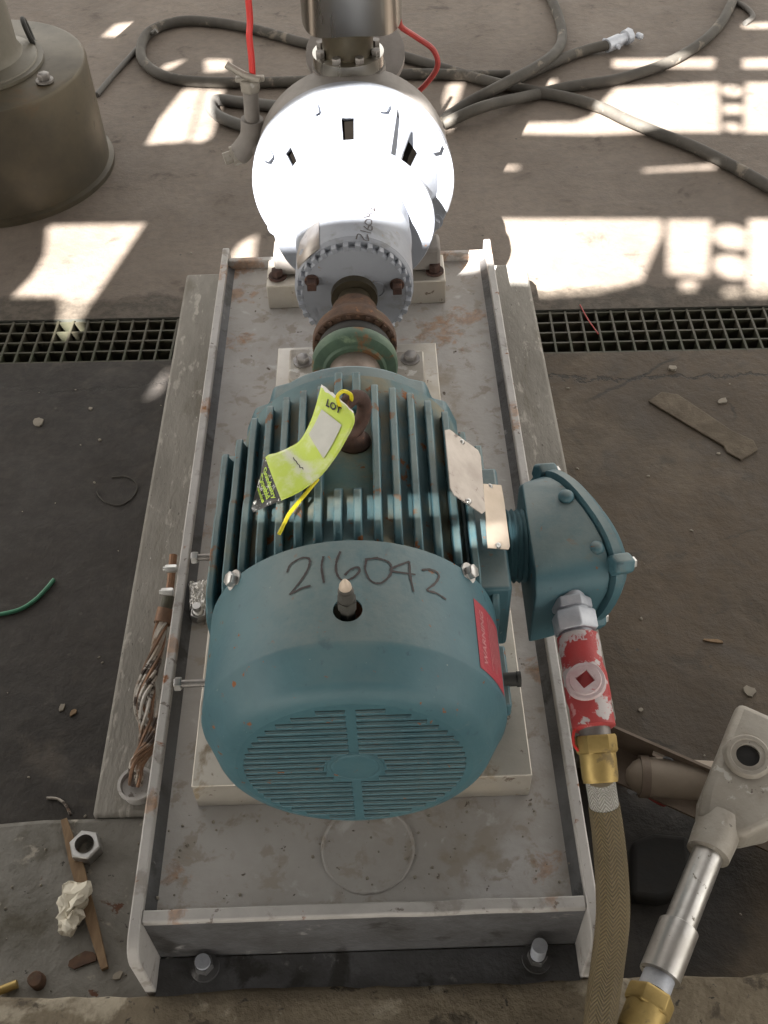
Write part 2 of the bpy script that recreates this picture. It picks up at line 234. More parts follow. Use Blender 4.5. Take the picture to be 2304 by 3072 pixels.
def floor_mat():
    m, nt, b = newmat('floor_concrete')
    v = coords(nt); sep = N(nt, 'ShaderNodeSeparateXYZ'); nt.links.new(v, sep.inputs[0])
    x, y = sep.outputs[0], sep.outputs[1]
    nb = noise_n(nt, v, 2.2, 6, 0.6); nf = noise_n(nt, v, 38, 6, 0.7); nm = noise_n(nt, v, 9, 6, 0.65, 0.4)
    far = mixc(nt, ramp(nt, nb, 0.35, 0.7), (0.155, 0.125, 0.100), (0.105, 0.082, 0.064))
    far = mixc(nt, ramp(nt, nm, 0.58, 0.72), far, (0.06, 0.046, 0.036))
    near = mixc(nt, ramp(nt, nb, 0.35, 0.7), (0.088, 0.063, 0.039), (0.054, 0.039, 0.025))
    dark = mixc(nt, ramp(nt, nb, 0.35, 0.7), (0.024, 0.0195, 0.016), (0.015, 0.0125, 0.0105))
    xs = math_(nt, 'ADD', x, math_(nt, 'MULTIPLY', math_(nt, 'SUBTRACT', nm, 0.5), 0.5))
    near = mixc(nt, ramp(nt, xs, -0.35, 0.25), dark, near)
    near = mixc(nt, ramp(nt, noise_n(nt, v, 5, 6, 0.6, 0.5), 0.56, 0.7), near, (0.075, 0.062, 0.05))
    near = mixc(nt, math_(nt, 'MULTIPLY', ramp(nt, noise_n(nt, v, 3.3, 7, 0.7, 0.8), 0.5, 0.72), math_(nt, 'MULTIPLY', ramp(nt, xs, -0.1, 0.4), 0.7)), near, (0.15, 0.118, 0.080))
    near = mixc(nt, math_(nt, 'MULTIPLY', ramp(nt, noise_n(nt, v, 14, 7, 0.7, 0.6), 0.55, 0.68), 0.6), near, (0.045, 0.036, 0.028))
    big = noise_n(nt, v, 1.3, 6, 0.65, 0.6)
    near = mixc(nt, math_(nt, 'MULTIPLY', ramp(nt, big, 0.42, 0.62), 0.45), near, (0.03, 0.024, 0.018))
    vc = N(nt, 'ShaderNodeTexVoronoi', feature='DISTANCE_TO_EDGE'); vc.inputs['Scale'].default_value = 2.1
    wv = N(nt, 'ShaderNodeVectorMath', operation='MULTIPLY_ADD'); nn_ = N(nt, 'ShaderNodeTexNoise'); nn_.inputs['Scale'].default_value = 6; nn_.inputs['Detail'].default_value = 6; nt.links.new(v, nn_.inputs['Vector'])
    nt.links.new(nn_.outputs['Color'], wv.inputs[0]); wv.inputs[1].default_value = (.16, .16, 0); nt.links.new(v, wv.inputs[2]); nt.links.new(wv.outputs[0], vc.inputs['Vector'])
    ck2 = math_(nt, 'MULTIPLY', math_(nt, 'SUBTRACT', 1.0, ramp(nt, vc.outputs['Distance'], 0.0015, 0.007)), ramp(nt, noise_n(nt, v, 2.7, 3), 0.5, 0.6))
    near = mixc(nt, math_(nt, 'MULTIPLY', ck2, 0.7), near, (0.012, 0.01, 0.008))
    # darker patch of floor beside the kerb on the right
    dx = math_(nt, 'SUBTRACT', x, 0.36); dy = math_(nt, 'SUBTRACT', y, 0.13)
    d2 = math_(nt, 'ADD', math_(nt, 'MULTIPLY', math_(nt, 'MULTIPLY', dx, dx), 22), math_(nt, 'MULTIPLY', math_(nt, 'MULTIPLY', dy, dy), 20))
    d2 = math_(nt, 'ADD', d2, math_(nt, 'MULTIPLY', math_(nt, 'SUBTRACT', nm, 0.5), 0.7))
    near = mixc(nt, ramp(nt, d2, 0.25, 0.75), (0.022, 0.02, 0.018), near)
    yl = math_(nt, 'ADD', y, math_(nt, 'MULTIPLY', x, 0.0232))          # distance measured along the drain
    yn = math_(nt, 'ADD', yl, math_(nt, 'MULTIPLY', math_(nt, 'SUBTRACT', nm, 0.5), 0.11))
    col = mixc(nt, ramp(nt, yl, 1.29, 1.31), near, far)
    damp = math_(nt, 'MULTIPLY', ramp(nt, yl, 1.31, 1.33), math_(nt, 'SUBTRACT', 1.0, ramp(nt, yn, 1.445, 1.465)))
    col = mixc(nt, damp, col, mixc(nt, ramp(nt, nf, 0.4, 0.65), (0.045, 0.035, 0.025), (0.09, 0.071, 0.051)))
    # hairline crack that runs beside the drain
    yc = math_(nt, 'ADD', yl, math_(nt, 'MULTIPLY', math_(nt, 'SUBTRACT', noise_n(nt, v, 7, 8, 0.75), 0.5), 0.13))
    ck = math_(nt, 'SUBTRACT', 1.0, ramp(nt, math_(nt, 'ABSOLUTE', math_(nt, 'SUBTRACT', yc, 1.155)), 0.001, 0.0045))
    col = mixc(nt, math_(nt, 'MULTIPLY', ck, 0.85), col, (0.02, 0.016, 0.013))
    # speckle of grit
    vo = N(nt, 'ShaderNodeTexVoronoi'); vo.inputs['Scale'].default_value = 26; nt.links.new(v, vo.inputs['Vector'])
    sp = math_(nt, 'SUBTRACT', 1.0, ramp(nt, vo.outputs['Distance'], 0.05, 0.11))
    sp = math_(nt, 'MULTIPLY', sp, ramp(nt, noise_n(nt, v, 11, 2), 0.55, 0.62))
    col = mixc(nt, sp, col, (0.05, 0.042, 0.036))
    col = mixc(nt, math_(nt, 'MULTIPLY', ramp(nt, nf, 0.35, 0.7), 0.35), col, (0.06, 0.05, 0.042))
    nt.links.new(col, b.inputs['Base Color'])
    nt.links.new(math_(nt, 'MULTIPLY_ADD', nm, 0.35, 0.58), b.inputs['Roughness'])
    h = math_(nt, 'ADD', math_(nt, 'MULTIPLY', nf, 0.6), math_(nt, 'SUBTRACT', math_(nt, 'MULTIPLY', nm, 1.2), ck))
    bump_n(nt, b, h, 0.75, 0.005)
    return m
M['floor'] = floor_mat()
def water_mat():
    m, nt, b = newmat('dirty_water'); b.inputs['Base Color'].default_value = (0.012, 0.014, 0.010, 1)
    b.inputs['Roughness'].default_value = 0.05; bump_n(nt, b, noise_n(nt, coords(nt), 22, 3), 0.12, 0.002); return m
M['water'] = water_mat()
def tag_mat():
    m, nt, b = newmat('lime_tag_card')
    t = N(nt, 'ShaderNodeTexCoord'); s = N(nt, 'ShaderNodeSeparateXYZ'); nt.links.new(t.outputs['UV'], s.inputs[0])
    o = coords(nt); n = noise_n(nt, o, 160, 5, 0.7); nl = noise_n(nt, o, 45, 5, 0.65)
    vv = s.outputs[1]
    lime = mixc(nt, ramp(nt, nl, 0.45, 0.68), (0.56, 0.70, 0.10), (0.66, 0.75, 0.33))
    blk = mixc(nt, ramp(nt, n, 0.56, 0.62), (0.02, 0.02, 0.018), (0.62, 0.62, 0.58))
    col = mixc(nt, math_(nt, 'GREATER_THAN', vv, 0.752), lime, blk)
    ew = math_(nt, 'MULTIPLY_ADD', math_(nt, 'SUBTRACT', nl, 0.5), 0.09, vv)
    col = mixc(nt, math_(nt, 'LESS_THAN', ew, 0.028), col, (0.78, 0.76, 0.72))
    worn = math_(nt, 'SUBTRACT', 1.0, ramp(nt, math_(nt, 'ABSOLUTE', math_(nt, 'SUBTRACT', vv, 0.545)), 0.0, 0.085))
    worn = math_(nt, 'MULTIPLY', worn, ramp(nt, nl, 0.36, 0.6))
    col = mixc(nt, worn, col, (0.72, 0.74, 0.58))
    nt.links.new(col, b.inputs['Base Color']); b.inputs['Roughness'].default_value = 0.45
    return m
M['tag'] = tag_mat()

# ------------------------------------------------------------------ mesh helpers
OFF = {}
def obj(name, bm, material, parent=None, smooth=True, ang=35, bev=0, segs=2, base=None):
    off = OFF[parent.name] if parent else Vector(base) if base is not None else Vector((0, 0, 0))
    if smooth:
        bmesh.ops.recalc_face_normals(bm, faces=bm.faces)
        a = math.radians(ang)
        for e in bm.edges:
            e.smooth = not (len(e.link_faces) == 2 and e.calc_face_angle(0) > a)
        for f in bm.faces: f.smooth = True
    bm.transform(Matrix.Translation(-off))
    me = bpy.data.meshes.new(name); bm.to_mesh(me); bm.free()
    o = bpy.data.objects.new(name, me); COL.objects.link(o)
    if material: me.materials.append(M[material] if isinstance(material, str) else material)
    if parent: o.parent = parent
    else: o.location = off
    OFF[o.name] = off.copy()
    if bev:
        b = o.modifiers.new('bevel', 'BEVEL'); b.width = bev; b.segments = segs; b.limit_method = 'ANGLE'; b.angle_limit = math.radians(30)
        b.harden_normals = False
    return o
def thing(name, label, cat, loc, group=None):
    o = bpy.data.objects.new(name, None); COL.objects.link(o); o.location = loc; o.empty_display_size = 0.05
    o['label'] = label; o['category'] = cat
    if group: o['group'] = group
    OFF[o.name] = Vector(loc); return o
def tag(o, label, cat, group=None):
    o['label'] = label; o['category'] = cat
    if group: o['group'] = group
    return o
def struct(o): o['kind'] = 'structure'; return o
BM = bmesh.new
def box(bm, x0, x1, y0, y1, z0, z1, mtx=None):
    vs = [bm.verts.new(Vector((x, y, z))) for z in (z0, z1) for y in (y0, y1) for x in (x0, x1)]
    for q in ((0, 2, 3, 1), (4, 5, 7, 6), (0, 1, 5, 4), (2, 6, 7, 3), (0, 4, 6, 2), (1, 3, 7, 5)): bm.faces.new([vs[i] for i in q])
    if mtx is not None:
        for v in vs: v.co = mtx @ v.co
    return bm
def frame(axis):
    a = Vector(axis).normalized(); t = Vector((0, 0, 1)) if abs(a.z) < 0.9 else Vector((1, 0, 0))
    u = t.cross(a).normalized(); return a, u, a.cross(u)
def lathe(bm, org, axis, prof, n=48, cap=True, rot=0.0):
    """prof: list of (distance along axis, radius)"""
    a, u, v = frame(axis); org = Vector(org); rings = []
    for d, r in prof:
        rings.append([bm.verts.new(org+a*d+(u*math.cos(2*PI*i/n+rot)+v*math.sin(2*PI*i/n+rot))*max(r, 1e-5)) for i in range(n)])
    for A, B in zip(rings, rings[1:]):
        for i in range(n): bm.faces.new((A[i], A[(i+1) % n], B[(i+1) % n], B[i]))
    if cap:
        bm.faces.new(rings[0][::-1]); bm.faces.new(rings[-1])
    return bm
def rod(bm, a, b, r, n=16, r2=None):
    a, b = Vector(a), Vector(b); return lathe(bm, a, b-a, [(0, r), ((b-a).length, r if r2 is None else r2)], n)
def hexp(bm, a, b, r, rot=0.0):
    a, b = Vector(a), Vector(b); L = (b-a).length
    return lathe(bm, a, b-a, [(0, r*0.93), (L*0.12, r), (L*0.88, r), (L, r*0.93)], 6, rot=rot)
def prism(bm, pts, z0, z1):
    lo = [bm.verts.new((x, y, z0)) for x, y in pts]; hi = [bm.verts.new((x, y, z1)) for x, y in pts]; n = len(pts)
    bm.faces.new(lo[::-1]); bm.faces.new(hi)
    for i in range(n): bm.faces.new((lo[i], lo[(i+1) % n], hi[(i+1) % n], hi[i]))
    return bm
def prism3(bm, pts, d):
    """extrude a 3-D polygon by vector d"""
    lo = [bm.verts.new(Vector(p)) for p in pts]; hi = [bm.verts.new(Vector(p)+Vector(d)) for p in pts]; n = len(lo)
    bm.faces.new(lo[::-1]); bm.faces.new(hi)
    for i in range(n): bm.faces.new((lo[i], lo[(i+1) % n], hi[(i+1) % n], hi[i]))
    return bm
def crom(pts, per=8):
    pts = [Vector(p) for p in pts]; P = [2*pts[0]-pts[1]]+pts+[2*pts[-1]-pts[-2]]; out = []
    for i in range(1, len(P)-2):
        p0, p1, p2, p3 = P[i-1:i+3]
        for k in range(per):
            t = k/per
            out.append(0.5*((2*p1)+(p2-p0)*t+(2*p0-5*p1+4*p2-p3)*t*t+(3*p1-p0-3*p2+p3)*t**3))
    out.append(pts[-1]); return out
def tube(bm, path, r, n=12, cap=True, uv=True):
    path = [Vector(p) for p in path]; rr = r if callable(r) else (lambda t: r)
    T = [(path[min(i+1, len(path)-1)]-path[max(i-1, 0)]).normalized() for i in range(len(path))]
    _, u, _ = frame(T[0]); rings = []; L = 0; Ls = []
    for i, p in enumerate(path):
        if i: L += (p-path[i-1]).length
        Ls.append(L)
        u = (u-T[i]*u.dot(T[i])).normalized(); v = T[i].cross(u); R = rr(i/(len(path)-1))
        rings.append([bm.verts.new(p+(u*math.cos(2*PI*k/n)+v*math.sin(2*PI*k/n))*R) for k in range(n)])
    lay = bm.loops.layers.uv.verify() if uv else None
    for i in range(len(rings)-1):
        for k in range(n):
            f = bm.faces.new((rings[i][k], rings[i][(k+1) % n], rings[i+1][(k+1) % n], rings[i+1][k]))
            if uv:
                for l, (a, b) in zip(f.loops, ((k/n, Ls[i]), ((k+1)/n, Ls[i]), ((k+1)/n, Ls[i+1]), (k/n, Ls[i+1]))): l[lay].uv = (a, b/L)
    if cap: bm.faces.new(rings[0][::-1]); bm.faces.new(rings[-1])
    return bm
def sphere(bm, c, r, u=14, v=9, sc=(1, 1, 1)):
    bmesh.ops.create_uvsphere(bm, u_segments=u, v_segments=v, radius=r, matrix=Matrix.Translation(Vector(c)) @ Matrix.Diagonal((*sc, 1)))
    return bm
def torus(bm, c, axis, R, r, n=32, m=12, a0=0, a1=2*PI):
    a, u, v = frame(axis); c = Vector(c); full = abs(a1-a0-2*PI) < 1e-6
    K = n if full else n+1
    rings = []
    for i in range(K):
        t = a0+(a1-a0)*i/n; d = u*math.cos(t)+v*math.sin(t)
        rings.append([bm.verts.new(c+d*(R+r*math.cos(2*PI*k/m))+a*(r*math.sin(2*PI*k/m))) for k in range(m)])
    for i in range(n):
        A, B = rings[i], rings[(i+1) % K]
        for k in range(m): bm.faces.new((A[k], A[(k+1) % m], B[(k+1) % m], B[k]))
    if not full: bm.faces.new(rings[0][::-1]); bm.faces.new(rings[-1])
    return bm
def cut(o, cutter_bm):
    """carve a closed cutter out of an object and keep the result as plain mesh"""
    bmesh.ops.recalc_face_normals(cutter_bm, faces=cutter_bm.faces)
    cutter_bm.transform(Matrix.Translation(-OFF[o.name]))
    me = bpy.data.meshes.new('cutter'); cutter_bm.to_mesh(me); cutter_bm.free()
    c = bpy.data.objects.new('cutter', me); COL.objects.link(c); c.parent = o.parent
    if not o.parent: c.location = o.location
    md = o.modifiers.new('cut', 'BOOLEAN'); md.object = c; md.operation = 'DIFFERENCE'; md.solver = 'EXACT'
    bpy.context.view_layer.update()
    dg = bpy.context.evaluated_depsgraph_get(); nm = bpy.data.meshes.new_from_object(o.evaluated_get(dg))
    o.modifiers.remove(md); old = o.data; o.data = nm; nm.name = old.name; bpy.data.meshes.remove(old)
    bpy.data.objects.remove(c); bpy.data.meshes.remove(me)
    bm = BM(); bm.from_mesh(nm)
    for e in bm.edges: e.smooth = not (len(e.link_faces) == 2 and e.calc_face_angle(0) > math.radians(35))
    for f in bm.faces: f.smooth = True
    bm.to_mesh(nm); bm.free()
def crumple(bm, amt, freq, seed=0.0):
    for v in bm.verts:
        p = v.co*freq+Vector((seed, seed*2, -seed))
        v.co += Vector((noise.noise(p), noise.noise(p+Vector((9, 0, 0))), noise.noise(p+Vector((0, 7, 0)))))*amt
    return bm
def text_geo(body, size=1.0, off=0.0):
    cu = bpy.data.curves.new('txt', 'FONT'); cu.body = body; cu.size = size; cu.offset = off; cu.resolution_u = 3
    cu.align_x = 'CENTER'; cu.align_y = 'CENTER'
    o = bpy.data.objects.new('txt', cu); COL.objects.link(o); bpy.context.view_layer.update()
    me = bpy.data.meshes.new_from_object(o.evaluated_get(bpy.context.evaluated_depsgraph_get()))
    bm = BM(); bm.from_mesh(me); bpy.data.objects.remove(o); bpy.data.curves.remove(cu); bpy.data.meshes.remove(me)
    bmesh.ops.triangulate(bm, faces=bm.faces)
    bmesh.ops.subdivide_edges(bm, edges=[e for e in bm.edges if e.calc_length() > size*0.25], cuts=2, use_grid_fill=False)
    return bm
def text_on(body, size, fn, off=0.0):
    bm = text_geo(body, size, off)
    for v in bm.verts: v.co = fn(v.co.x, v.co.y)
    return bm
def ribbon(bm, pts, width, nrm):
    """flat pen stroke; pts on a surface, nrm(p) its normal"""
    L = []; 
    for i, p in enumerate(pts):
        t = (pts[min(i+1, len(pts)-1)]-pts[max(i-1, 0)]).normalized(); s = t.cross(nrm(p)).normalized()*width/2*(0.75+0.5*random.random())
        L.append((bm.verts.new(p-s), bm.verts.new(p+s)))
    for A, B in zip(L, L[1:]): bm.faces.new((A[0], A[1], B[1], B[0]))
def hex_bolt(parent, name, p, axis, r, h, mt='steel', shank=0.0, washer=True, rot=0.0):
    a = Vector(axis).normalized(); p = Vector(p)
    bm = BM(); hexp(bm, p+a*(h*0.3 if washer else 0), p+a*h*1.3, r, rot)
    lathe(bm, p+a*h*1.3, a, [(0, r*0.8), (h*0.06, r*0.7)], 16)
    if shank: rod(bm, p-a*shank, p+a*h*0.4, r*0.55)
    o = obj(name, bm, mt, parent)
    if washer:
        bm = BM(); lathe(bm, p, a, [(-h*0.02, r*1.45), (h*0.3, r*1.45)], 24); obj('washer', bm, mt, o)
    return o

ZA = 0.47                     # shaft height
ZR, ZD, ZP = 0.27, 0.25, 0.12  # rail top, deck, plinth top
def trench_y(x, side): return (1.2345 if side == 0 else 1.3805) - 0.0232*x + (0.0 if side == 0 else -0.0)

# ================================================================== SETTING
def floor():
    bm = BM()
    def grid(xs, ys_fn, z):
        pass
    X = [-14, -3, -1.7, -.9, -.36, .35, .9, 1.7, 3, 14]
    def sheet(yfa, yfb):
        A = [bm.verts.new((x, yfa(x), 0)) for x in X]; B = [bm.verts.new((x, yfb(x), 0)) for x in X]
        for i in range(len(X)-1): bm.faces.new((A[i], A[i+1], B[i+1], B[i]))
        return A, B
    A, B = sheet(lambda x: -12, lambda x: trench_y(x, 0))
    C, D = sheet(lambda x: trench_y(x, 1), lambda x: 22)
    tb = BM(); R2 = []
    for row in (B, C):
        hi = [tb.verts.new(v.co) for v in row]; lo = [tb.verts.new(v.co+Vector((0, 0, -0.25))) for v in row]; R2.append(lo)
        for i in range(len(X)-1): tb.faces.new((hi[i], hi[i+1], lo[i+1], lo[i]))
    for i in range(len(X)-1): tb.faces.new((R2[0][i], R2[0][i+1], R2[1][i+1], R2[1][i]))
    struct(obj('drain_trench', tb, 'trench', smooth=False))
    return struct(obj('floor', bm, 'floor', smooth=False))
floor()
bm = BM(); vsq = [bm.verts.new((x, trench_y(x, s)+(0.001 if s == 0 else -0.001), -0.2)) for x, s in ((-6, 0), (6, 0), (6, 1), (-6, 1))]; bm.faces.new(vsq)
struct(obj('water', bm, 'water', smooth=False))

PL = [(-.357, .185), (-.250, .185), (-.250, -.03), (.258, -.03), (.258, .285), (.345, .30), (.345, 1.345), (.338, 1.362), (.32, 1.372), (-.357, 1.375)]
bm = prism(BM(), PL, -0.24, ZP)
struct(obj('plinth', bm, 'plinth', bev=0.006))
bm = prism(BM(), [(-2.2, -1.2), (-.2505, -1.2), (-.2505, .1845), (-.42, .187), (-.6, .176), (-2.2, .16)], -0.02, ZP-0.004)
struct(obj('concrete_block', bm, 'block', bev=0.008))
def kerb():
    bm = BM(); nx, ny = 150, 22
    g = []
    for j in range(ny):
        row = []
        for i in range(nx):
            x = -1.6+3.2*i/(nx-1); y = -0.0475-0.75*(j/(ny-1))**1.6; z = 0.163
            n1 = noise.noise(Vector((x*9, y*9, 1)))
            if j == 0: y += 0.005*noise.noise(Vector((x*28, 0, 3)))+0.004*n1; z -= 0.006
            z += 0.003*n1+0.0018*noise.noise(Vector((x*40, y*40, 2)))
            row.append(bm.verts.new((x, y, z)))
        g.append(row)
    for j in range(ny-1):
        for i in range(nx-1): bm.faces.new((g[j][i], g[j+1][i], g[j+1][i+1], g[j][i+1]))
    lo = [bm.verts.new((v.co.x, v.co.y+0.002, -0.02)) for v in g[0]]
    for i in range(nx-1): bm.faces.new((g[0][i], g[0][i+1], lo[i+1], lo[i]))
    return struct(obj('kerb', bm, 'kerb', ang=60))
kerb()

# drain gratings: every bar is a part
def grating(x0, x1, label):
    t = thing('drain_grating', label, 'grating', (0.5*(x0+x1), trench_y(0.5*(x0+x1), 0)+.073, -0.016), 'gratings over the floor drain')
    cx = 0.5*(x0+x1); L = x1-x0; sl = math.atan(-0.0232)
    bm = BM(); box(bm, -L/2, L/2, -0.0021, 0.0021, -0.014, 0.012)
    first = None
    for k in range(5):
        yy = -0.066+0.033*k
        if first is None:
            first = obj('bar', bm, 'grate', None, smooth=False); o = first; o.parent = t
        else:
            o = first.copy(); COL.objects.link(o)
        o.location = (0-yy*math.sin(sl), yy, 0); o.rotation_euler = (0, 0, sl)
    bm = BM(); box(bm, -0.0022, 0.0022, -0.0705, 0.0705, -0.0125, 0.0135); cb = None
    n = int(L/0.0325)
    for k in range(n):
        xx = -L/2+0.02+k*0.0325
        if cb is None: cb = obj('cross_bar', bm, 'grate', None, smooth=False); o = cb; o.parent = t
        else: o = cb.copy(); COL.objects.link(o)
        o.location = (xx, xx*math.tan(sl), 0); o.rotation_euler = (0, 0, sl+0.06*0)
grating(-1.75, -.36, 'brown mesh drain grating left of the concrete plinth')
grating(.35, 1.75, 'green tinged mesh drain grating right of the concrete plinth')

# unseen stand-in for overhead steelwork; outline and openings shaped for shade and sun patches
ZC = 3.6
def foot(px, py): return U(px*1.38878, py*1.38878, 'z', 0)
holes = []
def H(*pts): holes.append([(foot(*q).x, foot(*q).y) for q in pts])
def HW(*pts): holes.append(list(pts))
def HC(px, py, r, n=16):
    c = foot(px, py); holes.append([(c.x+r*math.cos(2*PI*i/n), c.y+r*1.15*math.sin(2*PI*i/n)) for i in range(n)])
H((222, 78), (250, 52), (338, 44), (312, 82)); H((105, 148), (150, 103), (157, 108), (115, 154))
H((190, 162), (200, 137), (250, 135), (238, 160)); H((445, 155), (443, 128), (495, 130), (490, 153)); H((352, 152), (352, 141), (402, 128), (368, 150))
H((318, 311), (345, 258), (362, 238), (398, 192), (436, 192), (404, 305)); H((412, 305), (442, 192), (482, 195), (470, 250), (455, 296), (440, 306))
H((105, 487), (311, 484), (150, 722), (118, 732), (134, 662), (128, 641), (28, 641), (75, 592), (99, 548))
H((498, 556), (520, 526), (553, 508), (549, 540), (545, 575), (530, 600))
H((960, 212), (968, 182), (1000, 180), (990, 212), (965, 252)); H((960, 275), (975, 258), (990, 262), (968, 285))
H((1128, 187), (1130, 176), (1203, 172), (1195, 187))
H((1325, 146), (1325, 128), (1545, 125), (1540, 148)); H((1605, 148), (1605, 127), (1760, 122), (1760, 146))
H((1095, 287), (1097, 267), (1240, 264), (1278, 252), (1300, 222), (1330, 190), (1552, 178), (1556, 286), (1430, 284), (1290, 291))
HC(1582, 196, .030); H((1563, 226), (1603, 226), (1603, 246), (1563, 246)); HC(1582, 275, .022)
H((1612, 178), (1760, 178), (1760, 287), (1606, 287)); H((1605, 62), (1605, 50), (1760, 46), (1760, 60))
H((1390, 366), (1545, 355), (1545, 364), (1390, 371)); H((1068, 367), (1068, 358), (1120, 358), (1120, 366))
P16 = [(foot(*q).x, foot(*q).y) for q in ((1180, 640), (1290, 632), (1385, 608), (1398, 575), (1432, 500), (1428, 474), (1072, 474))]
HW((-.055, 1.43), (.02, 1.412), (.30, 1.412), (.335, 1.43), *P16, (.318, 1.715), (.26, 1.722), (.17, 1.708), (.08, 1.665), (-.045, 1.56))
H((1442, 592), (1442, 475), (1536, 475), (1528, 598)); HC(1580, 512, .043); HC(1580, 576, .040); H((1614, 640), (1618, 474), (1790, 474), (1790, 642))
H((1470, 628), (1470, 606), (1508, 606), (1500, 630)); H((1560, 640), (1566, 622), (1602, 622), (1602, 640))
H((316, 860), (333, 830), (362, 796), (361, 822), (342, 852))
def slit(y, z, x0, x1, wd):
    HW((x0+.36*z, y+.97*z), (x1+.36*z, y+.97*z), (x1+.36*z, y+.97*z+wd), (x0+.36*z, y+.97*z+wd))
slit(.272, .60, -.115, .11, .0040); slit(.30, .52, .125, .17, .009)
slit(.70, .27, .246, .258, .004) if False else None
def shade_sheet():
    cu = bpy.data.curves.new('overhead_shade_sheet', 'CURVE'); cu.dimensions = '2D'; cu.fill_mode = 'BOTH'; cu.extrude = 0.0005
    def spl(pts):
        s = cu.splines.new('POLY'); s.points.add(len(pts)-1)
        for p, q in zip(s.points, pts): p.co = (q[0], q[1], 0, 1)
        s.use_cyclic_u = True
    spl([(-7, -16.0), (7, -16.0), (7, .9), (4.4, .9), (4.4, 5.1), (-3.9, 5.1), (-3.9, .9), (-7, .9)])
    for h in holes: spl(h)
    o = bpy.data.objects.new('tmp', cu); COL.objects.link(o); bpy.context.view_layer.update()
    me = bpy.data.meshes.new_from_object(o.evaluated_get(bpy.context.evaluated_depsgraph_get())); bpy.data.objects.remove(o)
    me.name = 'overhead_shade_sheet'; me.materials.clear(); me.materials.append(M['shade_sheet'])
    p = bpy.data.objects.new('overhead_shade_sheet', me); COL.objects.link(p); p.location = (-LIGHT.x*ZC, -LIGHT.y*ZC, ZC)
    return struct(p)
shade_sheet()

# ================================================================== BASEPLATE
bp = thing('baseplate', 'long light grey painted steel baseplate with raised side rails under motor and pump', 'baseplate', (0, .6, ZP))
bm = box(BM(), -.238, .238, .004, 1.198, ZD-0.012, ZD); obj('deck_plate', bm, 'deck', bp)
for s in (-1, 1):
    pts = [(-.047, .125)]+[(-.021-.026*math.cos(a), .244+.026*math.sin(a)) for a in [PI/2*i/6 for i in range(7)]]+[(1.238, ZR), (1.243, ZR-.01), (1.243, .125)]
    x0, x1 = (-.25, -.2375) if s < 0 else (.2375, .25)
    bm = prism3(BM(), [(x0, y, z) for y, z in pts], (x1-x0, 0, 0)); obj('side_rail', bm, 'rail', bp, bev=0.002)
    # weld fillet along the foot of the rail
    xa = x1 if s < 0 else x0; d = 0.011*(-s)
    bm = prism3(BM(), [(xa, .006, ZD), (xa, .006, ZD+.009), (xa+d*.45, .006, ZD+.0035), (xa+d, .006, ZD)], (0, 1.19, 0)); obj('weld', bm, 'grime_and_shade', bp)
bm = box(BM(), -.2373, .2373, -.0105, .0035, .2585, ZR-.0012)
bmesh.ops.subdivide_edges(bm, edges=[e for e in bm.edges if abs(e.verts[0].co.x-e.verts[1].co.x) > .1], cuts=30)
for v in bm.verts: v.co.z += 0.0012*noise.noise(Vector((v.co.x*18, v.co.y*90, 0))); v.co.y += 0.0008*noise.noise(Vector((v.co.x*25, 4, v.co.z*20)))
obj('end_cap', bm, 'rail', bp, bev=0.002)
bm = box(BM(), -.2371, .2371, -.0092, .0025, .157, .2595); obj('end_plate', bm, 'grime_and_shade', bp)  # dark colour stands in for the shade on this face, besides grime
bm = box(BM(), -.2373, .2373, 1.1985, 1.21, .13, ZR-.003); obj('end_plate', bm, 'rail', bp, bev=0.002)
bm = box(BM(), -.2373, .2373, -.06, -.0107, .14, .1585); obj('anchor_ledge', bm, 'grime_and_shade', bp)
a = U(610, 2930, 'z', .166); b = U(1615, 2905, 'z', .166)
for p, st in ((a, .004), (b, .026)):
    bm = BM(); hexp(bm, (p.x, p.y+.012, .1635), (p.x, p.y+.012, .176), .0112, .3); nut = obj('anchor_nut', bm, 'grime_and_shade', bp)
    bm = BM(); rod(bm, (p.x, p.y+.012, .15), (p.x, p.y+.012, .177+st), .0086); obj('anchor_stud', bm, 'zinc', nut)
    bm = BM(); lathe(bm, (p.x, p.y+.012, .1585), (0, 0, 1), [(0, .0165), (.005, .0165)], 24); obj('washer', bm, 'grime_and_shade', nut)
c = U(1103, 2545, 'z', ZD)
bm = BM(); lathe(bm, (c.x, c.y, ZD-.001), (0, 0, 1), [(0, .0505), (.0014, .0505), (.0018, .0495), (.0012, .0475), (.0012, .001)], 56); gp = obj('grout_plug', bm, 'deck', bp)
bm = BM(); torus(bm, (c.x, c.y, ZD+.0002), (0, 0, 1), .0512, .0019, 64, 8); crumple(bm, .0010, 110); obj('weld_ring', bm, 'deck', gp)
# hex nuts on the outer face of the left rail, nuts and foil on the deck
for q in ((505, 1706), (494, 1776)):
    p = U(q[0], q[1], 'x', -.262); bm = BM(); hexp(bm, (-.2505, p.y, p.z), (-.266, p.y, p.z), .0056, .2); rod(bm, (-.25, p.y, p.z), (-.269, p.y, p.z), .003); obj('rail_bolt', bm, 'steel', bp)
p = U(595, 1838, 'z', ZD+.01)
bm = BM(); hexp(bm, (p.x, p.y, ZD), (p.x, p.y, ZD+.012), .0115); sphere(bm, (p.x, p.y, ZD+.012), .0085, sc=(1, 1, .9)); rod(bm, (p.x, p.y, ZD+.01), (p.x, p.y, ZD+.026), .0055); obj('deck_bolt', bm, 'steel', bp)
